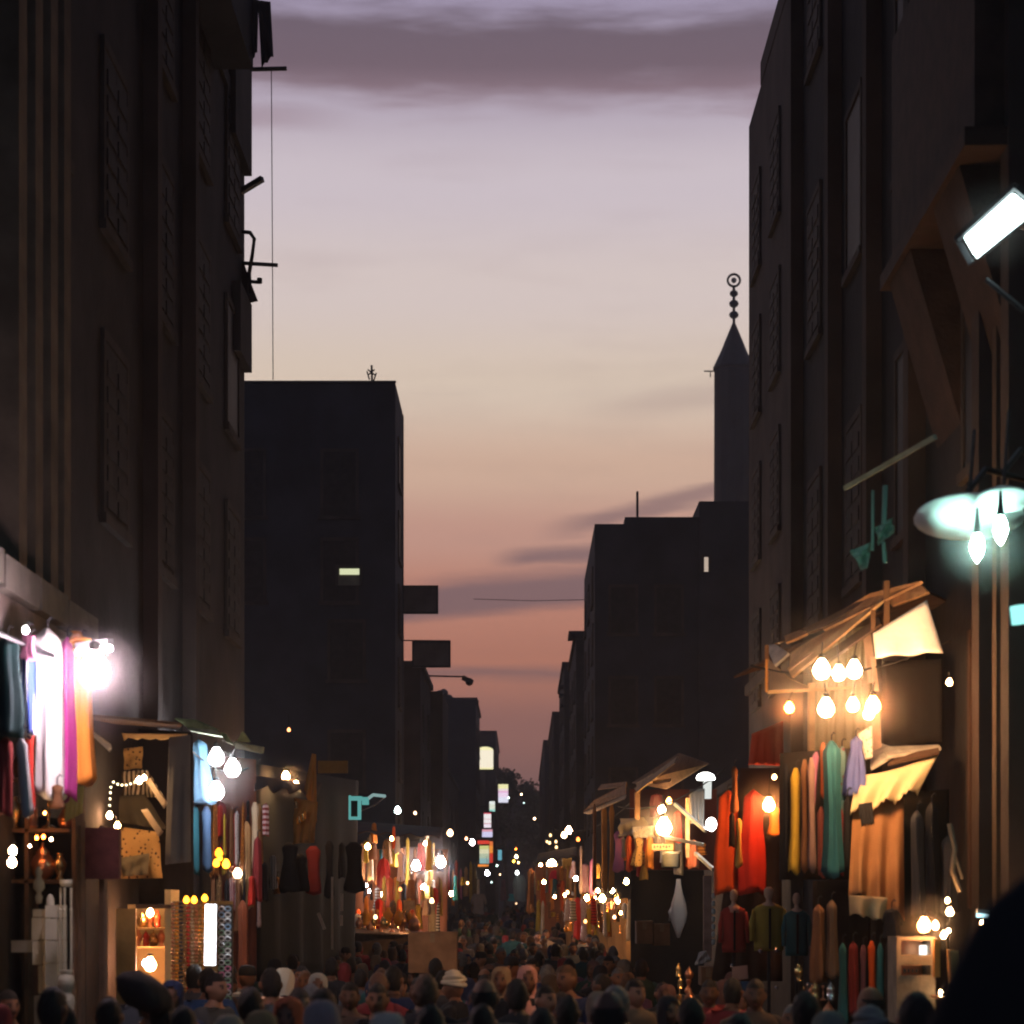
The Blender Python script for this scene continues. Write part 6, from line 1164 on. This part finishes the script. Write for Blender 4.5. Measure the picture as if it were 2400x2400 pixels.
HEADS = [('hair','black hair',HAIR),('hair','black hair',HAIR),('hair','black hair',HAIR),('hair_brown','brown hair',HAIRB),('hijab','a black headscarf',BLK),('hijab','a brown headscarf',C('deep_brown_scarf', (.08,.05,.03))),('hijab','a beige headscarf',C('dull_beige', (.15,.12,.09))),('hijab','a navy headscarf',NAV),('cap','a dark cap',BLK),('hair','black hair',HAIR),('hair','black hair',HAIR),('hair','black hair',HAIR),('bald','a bald head',HAIR),('hijab','a dusty pink headscarf',C('dull_pink', (.14,.07,.06))),('hijab','a maroon headscarf',MAR),('hair_grey','grey hair',HAIRG)]
ROWN = [(13,'front rows'),(16,'second rows'),(20,'third rows'),(25,'near-middle rows'),(31,'middle rows'),(39,'far-middle rows'),(50,'far rows'),(66,'farther rows'),(90,'distant rows'),(200,'farthest rows')]
rc = random.Random(5); labs = {}
def crowd(n, d0, d1, sep, near=True):
    made = 0; tries = 0
    while made < n and tries < n*60:
        tries += 1; t = rc.random(); d = d0+(d1-d0)*t; lo = max(-3.3, (-15-VX)/FPX*d); hi_ = min(2.35 if d < 24 else 1.9 if d < 40 else 1.6, (2420-VX)/FPX*d)
        if 23 < d < 50: hi_ = 1.55
        x = rc.uniform(lo, hi_)
        if any(abs(x-a) < sep*.85 and abs(d-b) < sep*1.15 for a, b in SPOTS): continue
        px = VX+x/d*FPX; lm = min(LAND, key=lambda q: abs(q[0]-px))[1]; rw = next(r for m_, r in ROWN if d < m_)
        for _ in range(12):
            tn, tm = rc.choice(TOPS); hk, hn, hm = rc.choice(HEADS)
            if d < 20 and hk == 'hijab' and rc.random() < .6: hk, hn, hm = HEADS[0]
            away = rc.random() < .62
            lab = '%s-clad person, %s, %s, %s, below %s' % (tn, hn, 'facing away' if away else 'facing us', rw, lm)
            if hk in ('hair','hair_brown','hair_grey','bald','cap') and rc.random() < .5 : outf = 'jacket'
            else: outf = 'robe' if hk != 'hijab' else 'dress'
            if lab not in labs: break
        labs[lab] = 1; SPOTS.append((x, d))
        ht = rc.gauss(1.71, .055) if hk != 'hijab' else rc.gauss(1.63, .05)
        person(px, VY+(CAM_H-ht-ground_z(d))/d*FPX, d, (rc.gauss(0, 18) if away else 180+rc.gauss(0, 22)), outf, hk, tm, hm, lab, pose='walk' if rc.random() < .8 else 'stand', turn=rc.choice((0,0,25,-25)), skin=rc.choice((0,1,1,2)))
        made += 1
crowd(36, 11.8, 20, .56); crowd(60, 20, 30, .52); crowd(66, 30, 45, .54); crowd(56, 45, 70, .6); crowd(48, 70, 118, .7)
# ------------------------------------------------------------------ hazy air
HZ = 0.0009
hz = MB().box(-300, 300, -40, 460, -1.0, 60); ho = hz.build('haze', []); ho['kind'] = 'stuff'
hm = bpy.data.materials.new('market_haze'); hm.use_nodes = True; t = hm.node_tree; t.nodes.clear()
pv = t.nodes.new('ShaderNodeVolumePrincipled'); pv.inputs['Density'].default_value = HZ; pv.inputs['Color'].default_value = (.8,.8,.82,1); pv.inputs['Anisotropy'].default_value = .5
mo = t.nodes.new('ShaderNodeOutputMaterial'); t.links.new(pv.outputs[0], mo.inputs['Volume']); ho.data.materials.append(hm)

# volumes added to imitate lamp halos; a few are real smoky haze
def smoke(px, py, d, rpx, dens, col=(.9,.85,.82)):
    r_ = rpx/FPX*d; c = P(px, py, d); o = MB().ball((0,0,0), r_, 16, 10).build('smoke', []); o.location = c; o['kind'] = 'stuff'
    m = bpy.data.materials.new('lamp_smoke'); m.use_nodes = True; t = m.node_tree; t.nodes.clear(); n = t.nodes.new; k = t.links.new
    co = n('ShaderNodeTexCoord'); ln = n('ShaderNodeVectorMath'); ln.operation = 'LENGTH'; k(co.outputs['Object'], ln.inputs[0])
    mr = n('ShaderNodeMapRange'); mr.interpolation_type = 'SMOOTHSTEP'; k(ln.outputs['Value'], mr.inputs[0]); mr.inputs[1].default_value = 0; mr.inputs[2].default_value = r_; mr.inputs[3].default_value = dens; mr.inputs[4].default_value = 0
    pv = n('ShaderNodeVolumePrincipled'); k(mr.outputs[0], pv.inputs['Density']); pv.inputs['Color'].default_value = (*col,1); pv.inputs['Anisotropy'].default_value = .2
    mo = n('ShaderNodeOutputMaterial'); k(pv.outputs[0], mo.inputs['Volume']); o.data.materials.append(m)
smoke(222, 1585, 14.6, 170, .20); smoke(1960, 1630, 18.5, 260, .13); smoke(1802, 1888, 24.2, 100, .25); smoke(525, 1820, 23.4, 120, .10); smoke(1556, 1935, 38.8, 90, .18)
smoke(1003, 2026, 47, 90, .14); smoke(2170, 2168, 15.9, 100, .25); smoke(2310, 1270, 13.3, 150, .18); smoke(1850, 1662, 18.4, 65, .5); smoke(895, 2096, 45, 60, .2); smoke(1293, 2026, 61, 50, .15); smoke(1200, 2040, 97, 110, .10); smoke(2046, 1662, 18.2, 95, .3); smoke(1215, 1950, 150, 90, .012); smoke(1412, 2107, 47.5, 60, .15)
smoke(682, 1832, 30, 55, .2); smoke(2335, 530, 13.5, 130, .10); smoke(557, 2048, 21, 45, .3)
